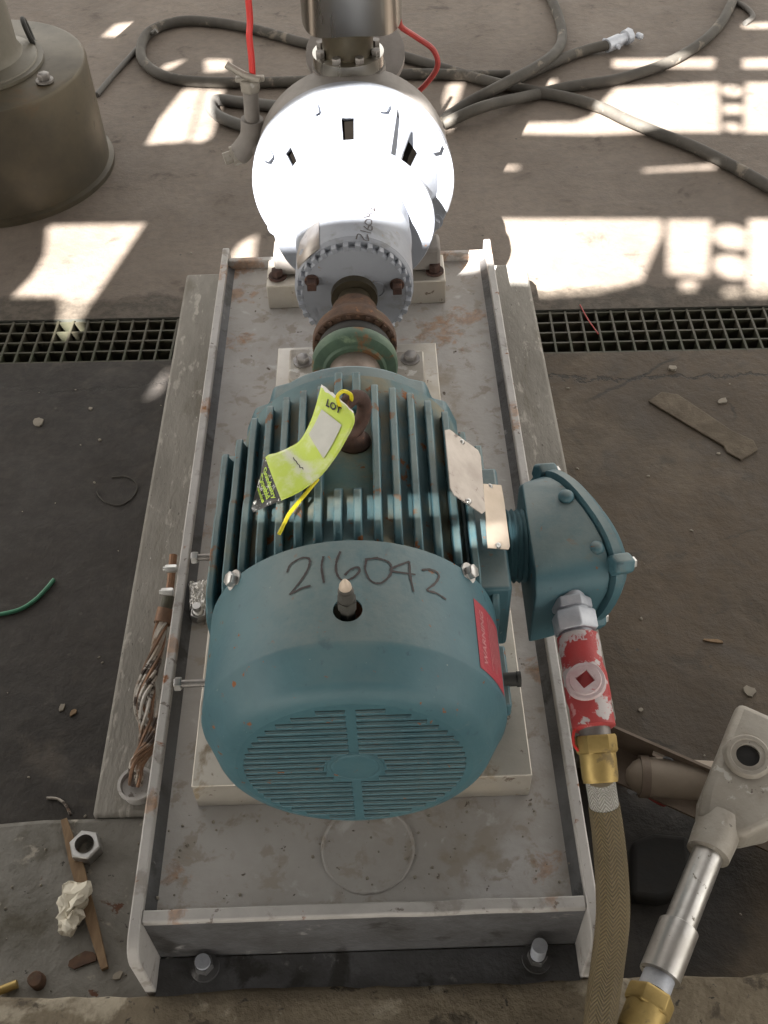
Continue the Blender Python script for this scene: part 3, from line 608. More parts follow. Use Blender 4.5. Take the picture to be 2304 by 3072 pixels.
# grounding pad ring at the rail
p = U(402, 2335, 'z', .155)
bm = BM(); lathe(bm, (p.x, p.y, ZP-.002), (0, 0, 1), [(0, .0205), (.016, .0205), (.020, .0245), (.024, .0245), (.024, .0205), (.014, .019)], 32, cap=False)
lathe(bm, (p.x, p.y, ZP), (0, 0, 1), [(0, .019), (.016, .019)], 24); box(bm, p.x+.016, -.2495, p.y-.010, p.y+.010, ZP, ZP+.02); obj('pipe_socket', bm, 'rail', bp)
SOCK = Vector((p.x, p.y, ZP+.016))

# ================================================================== RISER PLATE
rs = thing('riser_plate', 'stepped bare machined steel plate between the grey deck and the teal motor', 'plate', (0, .5, ZD))
bm = prism(BM(), [(-.193, .129), (.1935, .129), (.1935, .53), (.1285, .53), (.1285, .902), (-.1285, .902), (-.1285, .53), (-.193, .53)], ZD+.0005, .30)
obj('slab', bm, 'steel_slab', rs, bev=0.0015)
for (hx, hy), (tx, ty) in (((583, 1673), (655, 1667)), ((533, 2052), (612, 2047))):
    p = U(hx, hy, 'z', .322); q = U(tx, ty, 'z', .322)
    bm = BM(); rod(bm, (p.x+.004, p.y, .322), (-.15, p.y, .322), .0048); j = obj('jack_screw', bm, 'steel_dark', rs)
    bm = BM(); hexp(bm, (p.x-.0035, p.y, .322), (p.x+.0045, p.y, .322), .0085, .25); obj('screw_head', bm, 'steel', j)
    bm = box(BM(), -.172, -.155, p.y-.012, p.y+.012, .299, .335); obj('jack_lug', bm, 'steel_slab', rs)
p = U(1535, 2038, 'z', .325); bm = BM(); rod(bm, (.13, p.y, .325), (p.x+.006, p.y, .325), .0085); rod(bm, (p.x+.006, p.y, .325), (p.x+.0105, p.y, .325), .0095); obj('jack_screw', bm, 'rubber', rs)
bm = box(BM(), .14, .158, p.y-.012, p.y+.012, .299, .335); obj('jack_lug', bm, 'steel_slab', rs)

# ================================================================== MOTOR
mo = thing('electric_motor', 'large teal finned electric motor with slotted fan cover marked 216042', 'motor', (0, .3, .30))
RC = .1505; YB, Y2, Y3 = .214, .099, .056
# --- fan cover: shell of revolution, hollow
def fan_cover():
    prof = [(YB, RC), (Y2+.0015, RC), (Y2-.001, RC-.0008), (Y2-.004, RC-.0030), (.0685, .1330), (.0645, .1300), (.0605, .1250), (.0575, .1188), (Y3, .1138), (Y3, .0)]
    bm = BM(); n = 96; rings = []
    outer = prof[:-1]; inner = [(y+(.0025 if r < .13 else .0), r-.0025) for y, r in outer[::-1]]
    path = outer+inner
    for y, r in path: rings.append([bm.verts.new((r*math.cos(2*PI*i/n), y, ZA+r*math.sin(2*PI*i/n))) for i in range(n)])
    for A, B in zip(rings, rings[1:]):
        for i in range(n): bm.faces.new((A[i], A[(i+1) % n], B[(i+1) % n], B[i]))
    A, B = rings[-1], rings[0]
    for i in range(n): bm.faces.new((A[i], A[(i+1) % n], B[(i+1) % n], B[i]))
    return obj('fan_cover', bm, 'teal', mo)
fc = fan_cover()
gh = UC(1043, 1828, RC, 0, ZA)                    # hole for the grease fitting
cb = BM(); nrm = Vector((gh.x, 0, gh.z-ZA)).normalized(); rod(cb, gh-nrm*.03, gh+nrm*.02, .0135, 32); cut(fc, cb)
# --- slotted grille disc
bm = BM(); lathe(bm, (0, Y3+.0001, ZA), (0, 1, 0), [(0, .1141), (.0024, .1141)], 96)
gr = obj('fan_grille', bm, 'teal', fc)
cb = BM(); slots = []
nrow = 21; pitch = .0103
for k in range(nrow):
    z = (k-(nrow-1)/2)*pitch
    half = math.sqrt(max(.108**2-z*z, 0))-.001
    inn = math.sqrt(max(.030**2-z*z, 0)) if abs(z) < .029 else .0045
    inn = max(inn, .0045)
    for s in (-1, 1):
        a, b = s*inn, s*half
        if abs(b-a) < .012: continue
        slots.append((min(a, b), max(a, b), z))
        box(cb, min(a, b), max(a, b), Y3-.004, Y3+.008, ZA+z-.0013, ZA+z+.0013)
cut(gr, cb)
for a, b, z in slots:       # pressed lip above each slot
    bm = BM(); n = 7; L = [[], []]
    for xi, x in enumerate((a, b)):
        for i in range(n):
            t = PI*i/(n-1); L[xi].append(bm.verts.new((x+(.002 if xi == 0 else -.002)*math.sin(t), Y3-.0022*math.sin(t)+.0002, ZA+z-.0040-.0017*math.cos(t))))
    for i in range(n-1): bm.faces.new((L[0][i], L[0][i+1], L[1][i+1], L[1][i]))
    bm.faces.new(L[0]); bm.faces.new(L[1][::-1]); bm.faces.new((L[0][0], L[1][0], L[1][-1], L[0][-1]))
    obj('louvre', bm, 'teal', gr, ang=60)
bm = BM(); lathe(bm, (0, Y3-.0001, ZA), (0, -1, 0), [(0, .028), (.0006, .0275), (.0007, .0245), (.0002, .0235), (.0008, .0225), (.0010, .021), (.0010, .001)], 48); obj('hub_disc', bm, 'teal', fc)
bm = BM(); lathe(bm, (0, Y3+.022, ZA), (0, 1, 0), [(0, .12), (.01, .125)], 48); obj('fan', bm, 'fan_dark', mo)
# --- core and end bells
bm = BM(); lathe(bm, (0, .13, ZA), (0, 1, 0), [(0, .10), (.075, .128), (.095, .13), (.10, .1325), (.345, .1325), (.35, .1235), (.368, .118), (.376, .085), (.40, .055), (.42, .045)], 64)
obj('frame_core', bm, 'core', mo)
bm = BM()
pts = [(-.128, -.09), (-.128, .03), (-.115, .062), (-.098, .068), (-.090, .094)]+[(.122*math.sin(a), .122*math.cos(a)) for a in [(-.62+1.24*i/14) for i in range(15)]]+[(.090, .094), (.098, .068), (.115, .062), (.128, .03), (.128, -.09), (.07, -.12), (-.07, -.12)]
prism3(bm, [(x, .474, ZA+z) for x, z in pts], (0, .033, 0)); obj('end_bell', bm, 'teal', mo, bev=.005, segs=3)
# --- cooling fins, one object each
RF = .1490; sp = .0198
for i in range(-8, 8):
    x = (i+.5)*sp
    if abs(x) >= RF: x = math.copysign(RF-.0015, x)
    ztop = ZA+math.sqrt(max(RF*RF-x*x, .00012))+(.012 if abs(x) > .14 else 0)
    if abs(x) > .13: ztop = max(ztop, ZA+.052)
    zlow = ZA+.085 if abs(x) < .07 else ZA+.03 if abs(x) < .105 else ZA-.06
    if abs(x) > .105: zlow = ZA-.10
    y0 = .2155 if abs(x) > .05 else .226
    y1 = .447 if abs(x) < .12 else .44
    ym = .335+.02*math.sin(i*2.3); step = .004
    if abs(x) < .02: y0b, y1b = y0, .315                 # fins in front of the lifting eye stop at its boss
    else: y0b, y1b = y0, y1
    th = .0122
    prof = [(y0b, zlow), (y0b, ztop-.028), (y0b+.004, ztop-.014), (y0b+.013, ztop-.004), (y0b+.022, ztop-.001)]
    if y1b > .4: prof += [(ym-.006, ztop), (ym+.006, ztop-step), (y1b-.004, ztop-step), (y1b+.003, ztop-step-.002), (y1b+.005, ztop-step-.010), (y1b+.010, ztop-.026), (y1b+.022, ztop-.036), (y1b+.034, ztop-.040), (y1b+.034, min(zlow, ztop-.05))]
    else: prof += [(y1b-.03, ztop-.003), (y1b, ztop-.03), (y1b, zlow)]
    bm = BM(); L = []
    lean = .00
    for y, z in prof:
        tw = th*(1.0 if z < ztop-.02 else .66)
        L.append((bm.verts.new((x-tw/2, y, z)), bm.verts.new((x+tw/2, y, z))))
    bm.faces.new([l[0] for l in L]); bm.faces.new([l[1] for l in L][::-1])
    for A, B in zip(L, L[1:]+L[:1]): bm.faces.new((A[0], A[1], B[1], B[0]))
    obj('cooling_fin', bm, 'teal_fin', mo, bev=.0018, segs=3)
    if abs(x) < .02:      # far stub behind the lifting eye
        bm = box(BM(), x-th*.4, x+th*.35, .412, y1+.02, zlow, ztop-.004); obj('cooling_fin', bm, 'teal_fin', mo, bev=.0018, segs=3)
bm = BM(); lathe(bm, (.008, .367, ZA+.10), (0, 0, 1), [(0, .034), (.018, .032), (.027, .024), (.030, .016)], 32); eb = obj('lifting_boss', bm, 'teal_fin', mo)
# --- lower side pads and feet
for s in (-1, 1):
    bm = box(BM(), s*.155-.022, s*.155+.022, .205, .29, .3004, .325); box(bm, s*.155-.022, s*.155+.022, .41, .49, .3004, .325)
    box(bm, s*.128-.014, s*.128+.014, .205, .49, .324, ZA-.06); obj('motor_foot', bm, 'teal', mo, bev=.003)
# --- nameplates
def plate(name, quad, hgt, mt, th=.0012, rad=.0):
    P = [U(x, y, 'z', z) for (x, y), z in zip(quad, hgt)]
    n = (P[1]-P[0]).cross(P[3]-P[0]).normalized()
    if n.z < 0: n = -n
    bm = BM(); prism3(bm, P, n*th); return obj(name, bm, mt, mo, bev=.0006), P, n
q = [(1333, 1292), (1347, 1290), (1432, 1352), (1440, 1370), (1454, 1535), (1444, 1543), (1362, 1487), (1349, 1465)]
zz = [.604, .603, .570, .566, .566, .570, .603, .606]
P = [U(a[0], a[1], 'z', z) for a, z in zip(q, zz)]; n = Vector((.62, -.05, .78)).normalized()
np1 = obj('nameplate', prism3(BM(), P, n*.0012), 'plate', mo)
for a in ((1383, 1328), (1403, 1506)):
    p = U(a[0], a[1], 'z', .588); sphere(b0 := BM(), p+n*.0005, .0038, sc=(1, 1, 1)); obj('rivet', b0, 'steel', np1)
q = [(1448, 1453), (1502, 1457), (1510, 1500), (1528, 1640), (1524, 1650), (1462, 1645)]; zz = [.553, .535, .535, .532, .532, .553]
P = [U(a[0], a[1], 'z', z) for a, z in zip(q, zz)]; n = Vector((.55, 0, .83)).normalized()
np2 = obj('nameplate', prism3(BM(), P, n*.0012), 'plate_tan', mo)
for a in ((1468, 1461), (1493, 1638)):
    p = U(a[0], a[1], 'z', .545); b0 = BM(); sphere(b0, p+n*.0005, .0036); obj('rivet', b0, 'steel', np2)
# --- cover screws
for q in ((706, 1742), (1402, 1720)):
    p = UC(q[0], q[1], RC-.001, 0, ZA); n = Vector((p.x, 0, p.z-ZA)).normalized(); hex_bolt(fc, 'cover_screw', p, n*1.0+Vector((0, -.15, 0)), .0075, .007, 'steel', rot=.4)
# --- grease fitting standing in the hole
g0 = gh-nrm*.02; bm = BM(); up = Vector((-.01, .03, 1)).normalized()
lathe(bm, g0, up, [(0, .0075), (.024, .0075)], 6); lathe(bm, g0, up, [(.024, .0095), (.034, .0095)], 6); lathe(bm, g0, up, [(.034, .0075), (.046, .0072), (.0465, .006), (.050, .0055)], 20)
gf = obj('grease_fitting', bm, mat('tarnished_fitting', (0.10, 0.095, 0.085), .55, .5), mo)
bm = BM(); lathe(bm, g0, up, [(.050, .0058), (.054, .0052), (.060, .002), (.061, .001)], 18); obj('nipple_cap', bm, 'plate_tan', gf)
# --- handwritten number on the cover
def strokes(lst, ox, oy, sc, R, xa, parent, name, wd):
    bm = BM()
    for s in lst:
        px = crom([(ox+x/sc, oy+y/sc, 0) for x, y in s], 6)
        P = [UC(q.x, q.y, R, xa, ZA) for q in px]
        ribbon(bm, P, wd, lambda p: Vector((p.x-xa, 0, p.z-ZA)).normalized())
    return obj(name, bm, 'marker', parent, smooth=False)
strokes([[(480, 1230), (500, 1185), (560, 1150), (604, 1156), (598, 1205), (560, 1270), (495, 1352)], [(495, 1352), (560, 1318), (612, 1303)],
         [(682, 1140), (672, 1200), (685, 1287)],
         [(776, 1113), (755, 1170), (755, 1230), (785, 1272), (840, 1262), (882, 1222), (868, 1200), (828, 1216), (800, 1245)],
         [(985, 1148), (912, 1158)], [(920, 1160), (914, 1215), (945, 1275), (1000, 1288), (1052, 1242), (1057, 1192), (1030, 1165), (975, 1150)],
         [(1158, 1168), (1070, 1203), (1066, 1222), (1192, 1241)], [(1158, 1168), (1163, 1250), (1182, 1336)],
         [(1228, 1216), (1282, 1214), (1322, 1245), (1300, 1290), (1258, 1326), (1310, 1345), (1362, 1379)]], 600, 1050, 1.843, RC+.0006, 0, fc, 'marker_number', .0022)
# --- red warning label wrapped on the cover
q = [(1427, 1823), (1500, 1892), (1513, 2080), (1440, 2020)]
C4 = [UC(a[0], a[1], RC+.0005, 0, ZA) for a in q]
def ang_of(p): return math.atan2(p.x, p.z-ZA)
t0 = .5*(ang_of(C4[0])+ang_of(C4[3])); t1 = min(.5*(ang_of(C4[1])+ang_of(C4[2])), 1.32)
ya, yb_ = .5*(C4[0].y+C4[1].y), Y2+.006
def onlab(u, v, h=0): t = t0+(t1-t0)*u; y = ya+(yb_-ya)*v; return Vector(((RC+.0005+h)*math.sin(t), y, ZA+(RC+.0005+h)*math.cos(t)))
bm = BM(); G = [[bm.verts.new(onlab(i/10, j/6)) for i in range(11)] for j in range(7)]
for j in range(6):
    for i in range(10): bm.faces.new((G[j][i], G[j][i+1], G[j+1][i+1], G[j+1][i]))
wl = obj('warning_label', bm, 'warn_red', fc)
bm = text_on('WARNING', .17, lambda x, y: onlab(.20-y*1.0, .5-x*.95, .0004), .004)
for r in range(7):
    u0 = .42+.07*r; 
    for (v0, v1) in ((.1, .1+.55+.25*random.random()),):
        q = [bm.verts.new(onlab(u, v, .0004)) for u, v in ((u0, v0), (u0+.02, v0), (u0+.02, v1), (u0, v1))]; bm.faces.new(q)
obj('label_print', bm, 'warn_text', wl, smooth=False)
# --- conduit box
bm = box(BM(), .118, .166, .225, .40, ZA-.05, ZA+.052); obj('conduit_pad', bm, 'teal', mo, bev=.004)
bm = BM(); L = [(0, .04), (.004, .041)]
for k in range(6): L += [(.005+.006*k, .0415), (.008+.006*k, .0385)]
lathe(bm, (.16, .31, .488), (1, 0, 0), L, 40); obj('conduit_neck', bm, 'teal_dark', mo)
nC = Vector((.93, .37, .0)).normalized(); upC = (Vector((0, 0, 1))+nC*.32).normalized(); sdC = upC.cross(nC).normalized(); nC = sdC.cross(upC).normalized()*1.0
if nC.x < 0: nC = -nC
DC = Vector((.235, .314, .482))
def disc(a, b, off, n=28, e=2.5):
    out = []
    for i in range(n):
        t = 2*PI*i/n; c, s = math.cos(t), math.sin(t)
        out.append(DC+nC*off+sdC*a*math.copysign(abs(c)**(2/e), c)+upC*b*math.copysign(abs(s)**(2/e), s))
    return out
def hull(pts):
    bm = BM(); vs = [bm.verts.new(p) for p in pts]; r = bmesh.ops.convex_hull(bm, input=vs)
    bmesh.ops.delete(bm, geom=[v for v in bm.verts if not v.link_faces], context='VERTS')
    bmesh.ops.dissolve_limit(bm, angle_limit=math.radians(4), verts=bm.verts, edges=bm.edges); return bm
lf = []
for y, z in ((.238, .050), (.362, .050), (.378, .03), (.378, -.05), (.222, -.055), (.222, .03)): lf.append(Vector((.190, y, .482+z)))
lf += [Vector((.200, .395, .50)), Vector((.205, .40, .46))]
ne = [Vector((.230, .222, .445)), Vector((.256, .232, .445)), Vector((.230, .228, .488)), Vector((.258, .238, .488))]
bm = hull(lf+ne+disc(.086, .060, -.002)); cbx = obj('conduit_box', bm, 'teal', mo, ang=24, bev=.011, segs=4)
def rim(name, prof, mt, parent, e=2.5):
    bm = BM(); rings = [[bm.verts.new(p) for p in disc(a, b, o, 44, e)] for a, b, o in prof]
    for A, B in zip(rings, rings[1:]):
        for i in range(len(A)): bm.faces.new((A[i], A[(i+1) % len(A)], B[(i+1) % len(A)], B[i]))
    bm.faces.new(rings[0][::-1]); bm.faces.new(rings[-1]); return obj(name, bm, mt, parent)
cv = rim('box_cover', [(.088, .061, .0), (.092, .065, .001), (.093, .066, .011), (.089, .063, .016), (.08, .055, .026), (.06, .04, .030)], 'teal', mo)
for t, k in ((2.45, 0), (.55, 1), (-.6, 2), (3.75, 3)):
    p = DC+nC*.008+sdC*.096*math.cos(t)+upC*.068*math.sin(t)
    bm = BM(); lathe(bm, p-nC*.012, nC, [(0, .010), (.004, .0125), (.022, .0125), (.026, .009)], 6, rot=.3*k); lug = obj('cover_lug', bm, 'teal', cv, bev=.0015)
    bm = BM(); hexp(bm, p+nC*.013, p+nC*.019, .0065); obj('cover_bolt', bm, 'steel', lug)
for t, r_ in ((1.0, .086), (.15, .09)):
    p = DC-nC*.010+sdC*r_*math.cos(t+1.2)+upC*.058*math.sin(t+1.2); b0 = BM(); sphere(b0, p, .009, sc=(1, 1, .8)); obj('casting_boss', b0, 'teal', cbx)
hub0 = Vector((.244, .212, .462))

# ================================================================== lifting eye
ey = thing('lifting_eye', 'rusty brown eye bolt standing on top of the motor', 'eye bolt', (.008, .367, ZA+.13))
ec = U(1056, 1246, 'y', .367); 
bm = BM(); torus(bm, ec, Vector((.75, -.62, .1)), .0200, .0078, 40, 14); obj('ring', bm, 'rust_eye', ey)
bm = BM(); lathe(bm, (ec.x, .367, ZA+.128), (0, 0, 1), [(0, .018), (.006, .0185), (.010, .014), (max(.012, ec.z-.0225-(ZA+.128)), .0105)], 24); obj('collar', bm, 'rust_eye', ey)

# ================================================================== lot tag
TS = 3.858
def tp(x, y, z): return U(720+x/TS, 1100+y/TS, 'z', z)
sec = [((945, 195), (1310, 510), .664, .668), ((892, 400), (1322, 650), .661, .668), ((812, 640), (1205, 885), .650, .659), ((695, 850), (1085, 1075), .640, .648),
       ((565, 935), (935, 1262), .634, .638), ((430, 995), (720, 1430), .634, .633), ((295, 1050), (480, 1545), .630, .630), ((222, 1300), (335, 1605), .622, .618), ((132, 1640), (150, 1690), .612, .608)]
Lp = crom([tp(*s[0], s[2]) for s in sec], 8); Rp = crom([tp(*s[1], s[3]) for s in sec], 8)
NS = len(Lp)-1
def tagp(u, v, h=0.0):
    f = max(0, min(.99999, v))*NS; i = int(f); f -= i
    A = Lp[i].lerp(Lp[i+1], f); B = Rp[i].lerp(Rp[i+1], f)
    p = A.lerp(B, u); t = (Lp[i+1]-Lp[i]).normalized(); nn = (B-A).cross(t)
    if nn.length < 1e-9: nn = Vector((0, 0, 1))
    nn.normalize()
    if nn.z < 0: nn = -nn
    return p+nn*(h+.0022*math.sin(PI*u)*(1-v))
def tag_mesh():
    bm = BM(); lay = bm.loops.layers.uv.verify(); NU = 16
    G = []
    for j in range(NS+1):
        row = []
        for i in range(NU+1):
            v = j/NS
            if j == 0: v += .012*noise.noise(Vector((i*.9, 3, 0)))+.006
            row.append(bm.verts.new(tagp(i/NU, v)))
        G.append(row)
    for j in range(NS):
        for i in range(NU):
            f = bm.faces.new((G[j][i], G[j][i+1], G[j+1][i+1], G[j+1][i]))
            for l, (a, b) in zip(f.loops, ((i, j), (i+1, j), (i+1, j+1), (i, j+1))): l[lay].uv = (a/NU, b/NS)
    o = obj('paper_tag', bm, 'tag', None, base=tagp(.5, .5), ang=80)
    s = o.modifiers.new('thick', 'SOLIDIFY'); s.thickness = .0005; return o
tg = tag(tag_mesh(), 'curled lime yellow paper lot tag hanging from the rusty lifting eye', 'tag')
def tagpatch(name, uvs, mt, h=.0009):
    bm = BM(); (a, b, c, d) = uvs; n = 12
    def bl(s, t): return ((1-s)*(1-t)*a[0]+s*(1-t)*b[0]+s*t*c[0]+(1-s)*t*d[0], (1-s)*(1-t)*a[1]+s*(1-t)*b[1]+s*t*c[1]+(1-s)*t*d[1])
    G = [[bm.verts.new(tagp(*bl(i/n, j/n), h)) for i in range(n+1)] for j in range(n+1)]
    for j in range(n):
        for i in range(n): bm.faces.new((G[j][i], G[j][i+1], G[j+1][i+1], G[j+1][i]))
    return obj(name, bm, mt, tg, ang=80)
tagpatch('silver_sticker', [(.19, .155), (.78, .175), (.80, .405), (.13, .315)], 'tag_silver')
obj('tag_print', text_on('LOT', .2, lambda x, y: tagp(.46+x*1.05, .105-y*.32, .0010), .008), 'tag_black', tg, smooth=False)
obj('tag_print', text_on('Goindustry', .18, lambda x, y: tagp(.53+x*.92, .795-y*.33, .0010), .006), 'tag_green', tg, smooth=False)
obj('tag_print', text_on('Dovebid', .19, lambda x, y: tagp(.45+x*1.1, .855-y*.33, .0010), .006), 'tag_green', tg, smooth=False)
obj('tag_print', text_on('www.dovebid.com', .1, lambda x, y: tagp(.46+x*.9, .905-y*.33, .0010), .003), 'tag_green', tg, smooth=False)
bm = BM(); ribbon(bm, [tagp(u, v, .0012) for u, v in ((.30, .545), (.36, .553), (.42, .550), (.48, .556), (.54, .553), (.58, .56), (.62, .548), (.66, .553))], .0011, lambda p: Vector((0, -.2, 1)).normalized()); obj('crease_mark', bm, 'tag_black', tg, smooth=False)
# cable tie: loop through the tag and round the eye, tail below
pts = [tp(900, 1300, .630), tp(760, 1470, .628), tp(580, 1690, .624), tp(520, 1800, .622), tp(450, 1940, .618)]
bm = BM(); pth = crom(pts, 6); tube(bm, pth, .0021, 8); 
for v in bm.verts: pass
ct = obj('cable_tie', bm, 'yellow', None, base=pts[2]); tag(ct, 'yellow nylon cable tie looped through the tag and the lifting eye', 'cable tie')
lp = [tagp(.62, .07, -.003), tagp(.60, .066, .0035), tp(1130, 340, .681), tp(1190, 285, .686), tp(1250, 300, .682), tp(1290, 345, .672), tp(1270, 450, .655), tp(1180, 520, .650), tagp(.62, .08, -.006)]
bm = BM(); tube(bm, crom(lp, 6), .0020, 8); obj('loop', bm, 'yellow', ct)

# ================================================================== COUPLING
cp = thing('shaft_coupling', 'two piece coupling, near half worn green and far half rusty, between motor and pump', 'coupling', (0, .69, .41))
XC = .003
bm = BM(); lathe(bm, (XC, .545, ZA), (0, 1, 0), [(0, .0345), (.092, .0345), (.1, .034)], 40); obj('motor_hub', bm, 'shaft', cp)
bm = BM(); lathe(bm, (XC, .636, ZA), (0, 1, 0), [(0, .0350), (.0, .0400), (.003, .0430), (.004, .0500), (.006, .0555), (.010, .0578), (.022, .0575), (.026, .055), (.027, .044)], 64); obj('motor_half', bm, 'rust_green', cp)
bm = BM(); lathe(bm, (XC, .661, ZA), (0, 1, 0), [(0, .047), (.004, .0505), (.012, .0515), (.020, .0505), (.030, .046)], 56); obj('rubber_insert', bm, 'rubber', cp)
bm = BM(); lathe(bm, (XC, .687, ZA), (0, 1, 0), [(0, .046), (.0005, .0565), (.002, .0578), (.016, .0578), (.024, .0555), (.034, .049), (.046, .042), (.064, .035), (.080, .032)], 64); obj('pump_half', bm, 'rust', cp)
for k in range(26):
    a = 2*PI*k/26; p = Vector((XC+.0540*math.cos(a), .6865, ZA+.0525*math.sin(a)))
    b0 = BM(); box(b0, -.0022, .0022, -.0015, .002, -.0028, .0025, Matrix.Translation(p) @ Matrix.Rotation(-a, 4, 'Y')); obj('tooth', b0, 'rust', cp, smooth=False)

# guard brackets with hex bolts
for (bx_, by_), sgn, lab in (((908, 1078), -1, 'flat grey bracket with hex bolt left of the coupling'), ((1231, 1070), 1, 'flat grey bracket with hex bolt right of the coupling')):
    p = U(bx_, by_, 'z', .318)
    g = thing('guard_bracket', lab, 'bracket', (p.x, p.y, .30), 'coupling guard brackets')
    hw = .020; xo = p.x
    pts = [(xo-hw-.004*(sgn > 0)-.02*(sgn > 0), p.y-.055), (xo+hw-.004, p.y-.055), (xo+hw+.002, p.y-.048), (xo+hw+.002, p.y+.022), (xo-hw, p.y+.022)]
    if sgn < 0: pts = [(2*xo-a, b+.012) for a, b in pts]
    bm = prism(BM(), pts, .3004, .3125); obj('plate', bm, 'casing' if False else 'alu', g, bev=.003)
    hex_bolt(g, 'hex_bolt', (p.x, p.y, .3125), (0, 0, 1), .0105, .009, 'steel_dark', rot=.3)

# ================================================================== PUMP
pu = thing('centrifugal_pump', 'pale grey centrifugal pump with notched bearing cover, marked 216042 on top', 'pump', (0, 1.05, ZD))
PX = .003; YC = .806; RH = .0865
bm = BM(); lathe(bm, (PX, .742, ZA), (0, 1, 0), [(0, .024), (.05, .024)], 32); obj('shaft', bm, 'shaft_dark', pu)
bm = BM(); lathe(bm, (PX, YC-.012, ZA), (0, 1, 0), [(0, .026), (.0, .0335), (.012, .034)], 40); obj('shaft_seal', bm, 'shaft_dark', pu)
bm = BM(); lathe(bm, (PX, YC, ZA), (0, 1, 0), [(0, .03), (0, .0755), (.002, .0775), (.010, .0775), (.010, .0835), (.013, .0855), (.02, RH)], 72); bc = obj('bearing_cover', bm, 'pump', pu)
tb = BM(); box(tb, -.0036, .0036, -.001, .0112, -.0045, .0045); tab0 = None
for k in range(30):
    a = 2*PI*(k+.5)/30
    if tab0 is None: o = tab0 = obj('cover_tab', tb, 'pump', None, smooth=False, bev=.0008); o.parent = bc
    else: o = tab0.copy(); COL.objects.link(o)
    o.location = Vector((PX+.0785*math.sin(a), YC, ZA+.0785*math.cos(a)))-OFF[bc.name]; o.rotation_euler = (0, a, 0)
for q in ((935, 857), (1192, 868)):
    p = U(q[0], q[1], 'y', YC-.012)
    bm = BM(); lathe(bm, (p.x, YC, p.z), (0, -1, 0), [(-.004, .0105), (.003, .0105)], 20); box(bm, p.x-.0065, p.x+.0065, YC-.017, YC-.002, p.z-.0065, p.z+.0065); obj('square_bolt', bm, 'rust_eye', bc, bev=.001)
p = U(1128, 868, 'y', YC); bm = BM(); lathe(bm, (p.x, YC+.0005, p.z), (0, -1, 0), [(0, .0135), (.0022, .0135), (.0025, .012), (.0012, .0115), (.0012, .001)], 28); obj('cast_boss', bm, 'pump', bc)
p = U(928, 985, 'y', YC)
def cast_txt(x, y):
    a = 2.27+x*1.0; r = .064+y
    return Vector((PX-r*math.sin(a-PI*.0)*1.0, YC-.0006, ZA+r*math.cos(a)))
bm = text_on('GOULDS', .0095, lambda x, y: Vector((PX-.0655*math.sin(2.2-x/.0655)*(1-y/.0655), YC-.0008, ZA+.0655*math.cos(2.2-x/.0655)*(1-y/.0655))), .0003)
obj('cast_lettering', bm, 'pump', bc, smooth=False)
# bearing housing and open frame adapter: shell of revolution with windows
def shell(prof, n, windows, name, mt, th=.008, parent=pu):
    bm = BM(); rings = []
    for y, r in prof: rings.append([bm.verts.new((PX+r*math.sin(2*PI*i/n), y, ZA+r*math.cos(2*PI*i/n))) for i in range(n)])
    for j, (A, B) in enumerate(zip(rings, rings[1:])):
        ymid = .5*(prof[j][0]+prof[j+1][0])
        for i in range(n):
            a = ((i+.5)/n*360+180) % 360-180
            if any(y0 < ymid < y1 and a0 < a < a1 for y0, y1, a0, a1 in windows): continue
            bm.faces.new((A[i], A[(i+1) % n], B[(i+1) % n], B[i]))
    o = obj(name, bm, mt, parent, ang=40)
    s = o.modifiers.new('thick', 'SOLIDIFY'); s.thickness = th; s.offset = -1
    return o
def interp(prof, step=.006):
    out = []
    for (y0, r0), (y1, r1) in zip(prof, prof[1:]):
        k = max(1, int(math.hypot(y1-y0, r1-r0)/step))
        out += [(y0+(y1-y0)*i/k, r0+(r1-r0)*i/k) for i in range(k)]
    return out+[prof[-1]]
bm = BM(); lathe(bm, (PX, YC+.018, ZA), (0, 1, 0), [(0, RH), (.10, RH), (.108, .0885), (.115, .0885), (.125, .0865), (.16, .0865)], 72); bh = obj('bearing_housing', bm, 'pump', pu)
bm = BM(); lathe(bm, (PX, .985, ZA), (0, 1, 0), [(0, .085), (0, .125), (.002, .1265), (.014, .1265), (.016, .125), (.016, .085)], 80); obj('frame_flange', bm, 'pump', pu)
ad = shell(interp([(1.0, .102), (1.02, .104), (1.055, .116), (1.09, .133), (1.104, .14)]), 120,
           [(1.043, 1.083, -7, 3), (1.02, 1.10, 44, 60), (1.05, 1.085, -56, -49), (1.02, 1.10, 100, 150), (1.02, 1.10, -150, -100)], 'frame_adapter', 'pump', .012)
bm = BM(); lathe(bm, (PX, 1.0, ZA), (0, 1, 0), [(0, .085), (.03, .092), (.098, .118)], 48); obj('window_shade_core', bm, 'void', pu)  # near-black core added to paint the shade behind the adapter windows
bm = BM(); lathe(bm, (PX, 1.100, ZA), (0, 1, 0), [(0, .10), (0, .161), (.003, .1645), (.024, .1645), (.027, .162), (.027, .10)], 96); fl = obj('casing_flange', bm, 'pump', pu)
for k, ad_ in enumerate((20, 62, 118, -22, -64, -118)):
    a = math.radians(ad_); p = Vector((PX+.150*math.sin(a), 1.100, ZA+.150*math.cos(a))); hex_bolt(fl, 'flange_bolt', p, (0, -1, 0), .0105, .010, 'pump', rot=.2*k)
for a_ in (-26, 26):   # ribs on the adapter
    a = math.radians(a_); b0 = BM(); prism3(b0, [(PX+.098*math.sin(a), 1.0, ZA+.098*math.cos(a)), (PX+.115*math.sin(a), 1.0, ZA+.115*math.cos(a)), (PX+.152*math.sin(a), 1.102, ZA+.152*math.cos(a)), (PX+.12*math.sin(a), 1.102, ZA+.12*math.cos(a))], Vector((math.cos(a), 0, -math.sin(a)))*.010); obj('rib', b0, 'pump', ad, bev=.002)
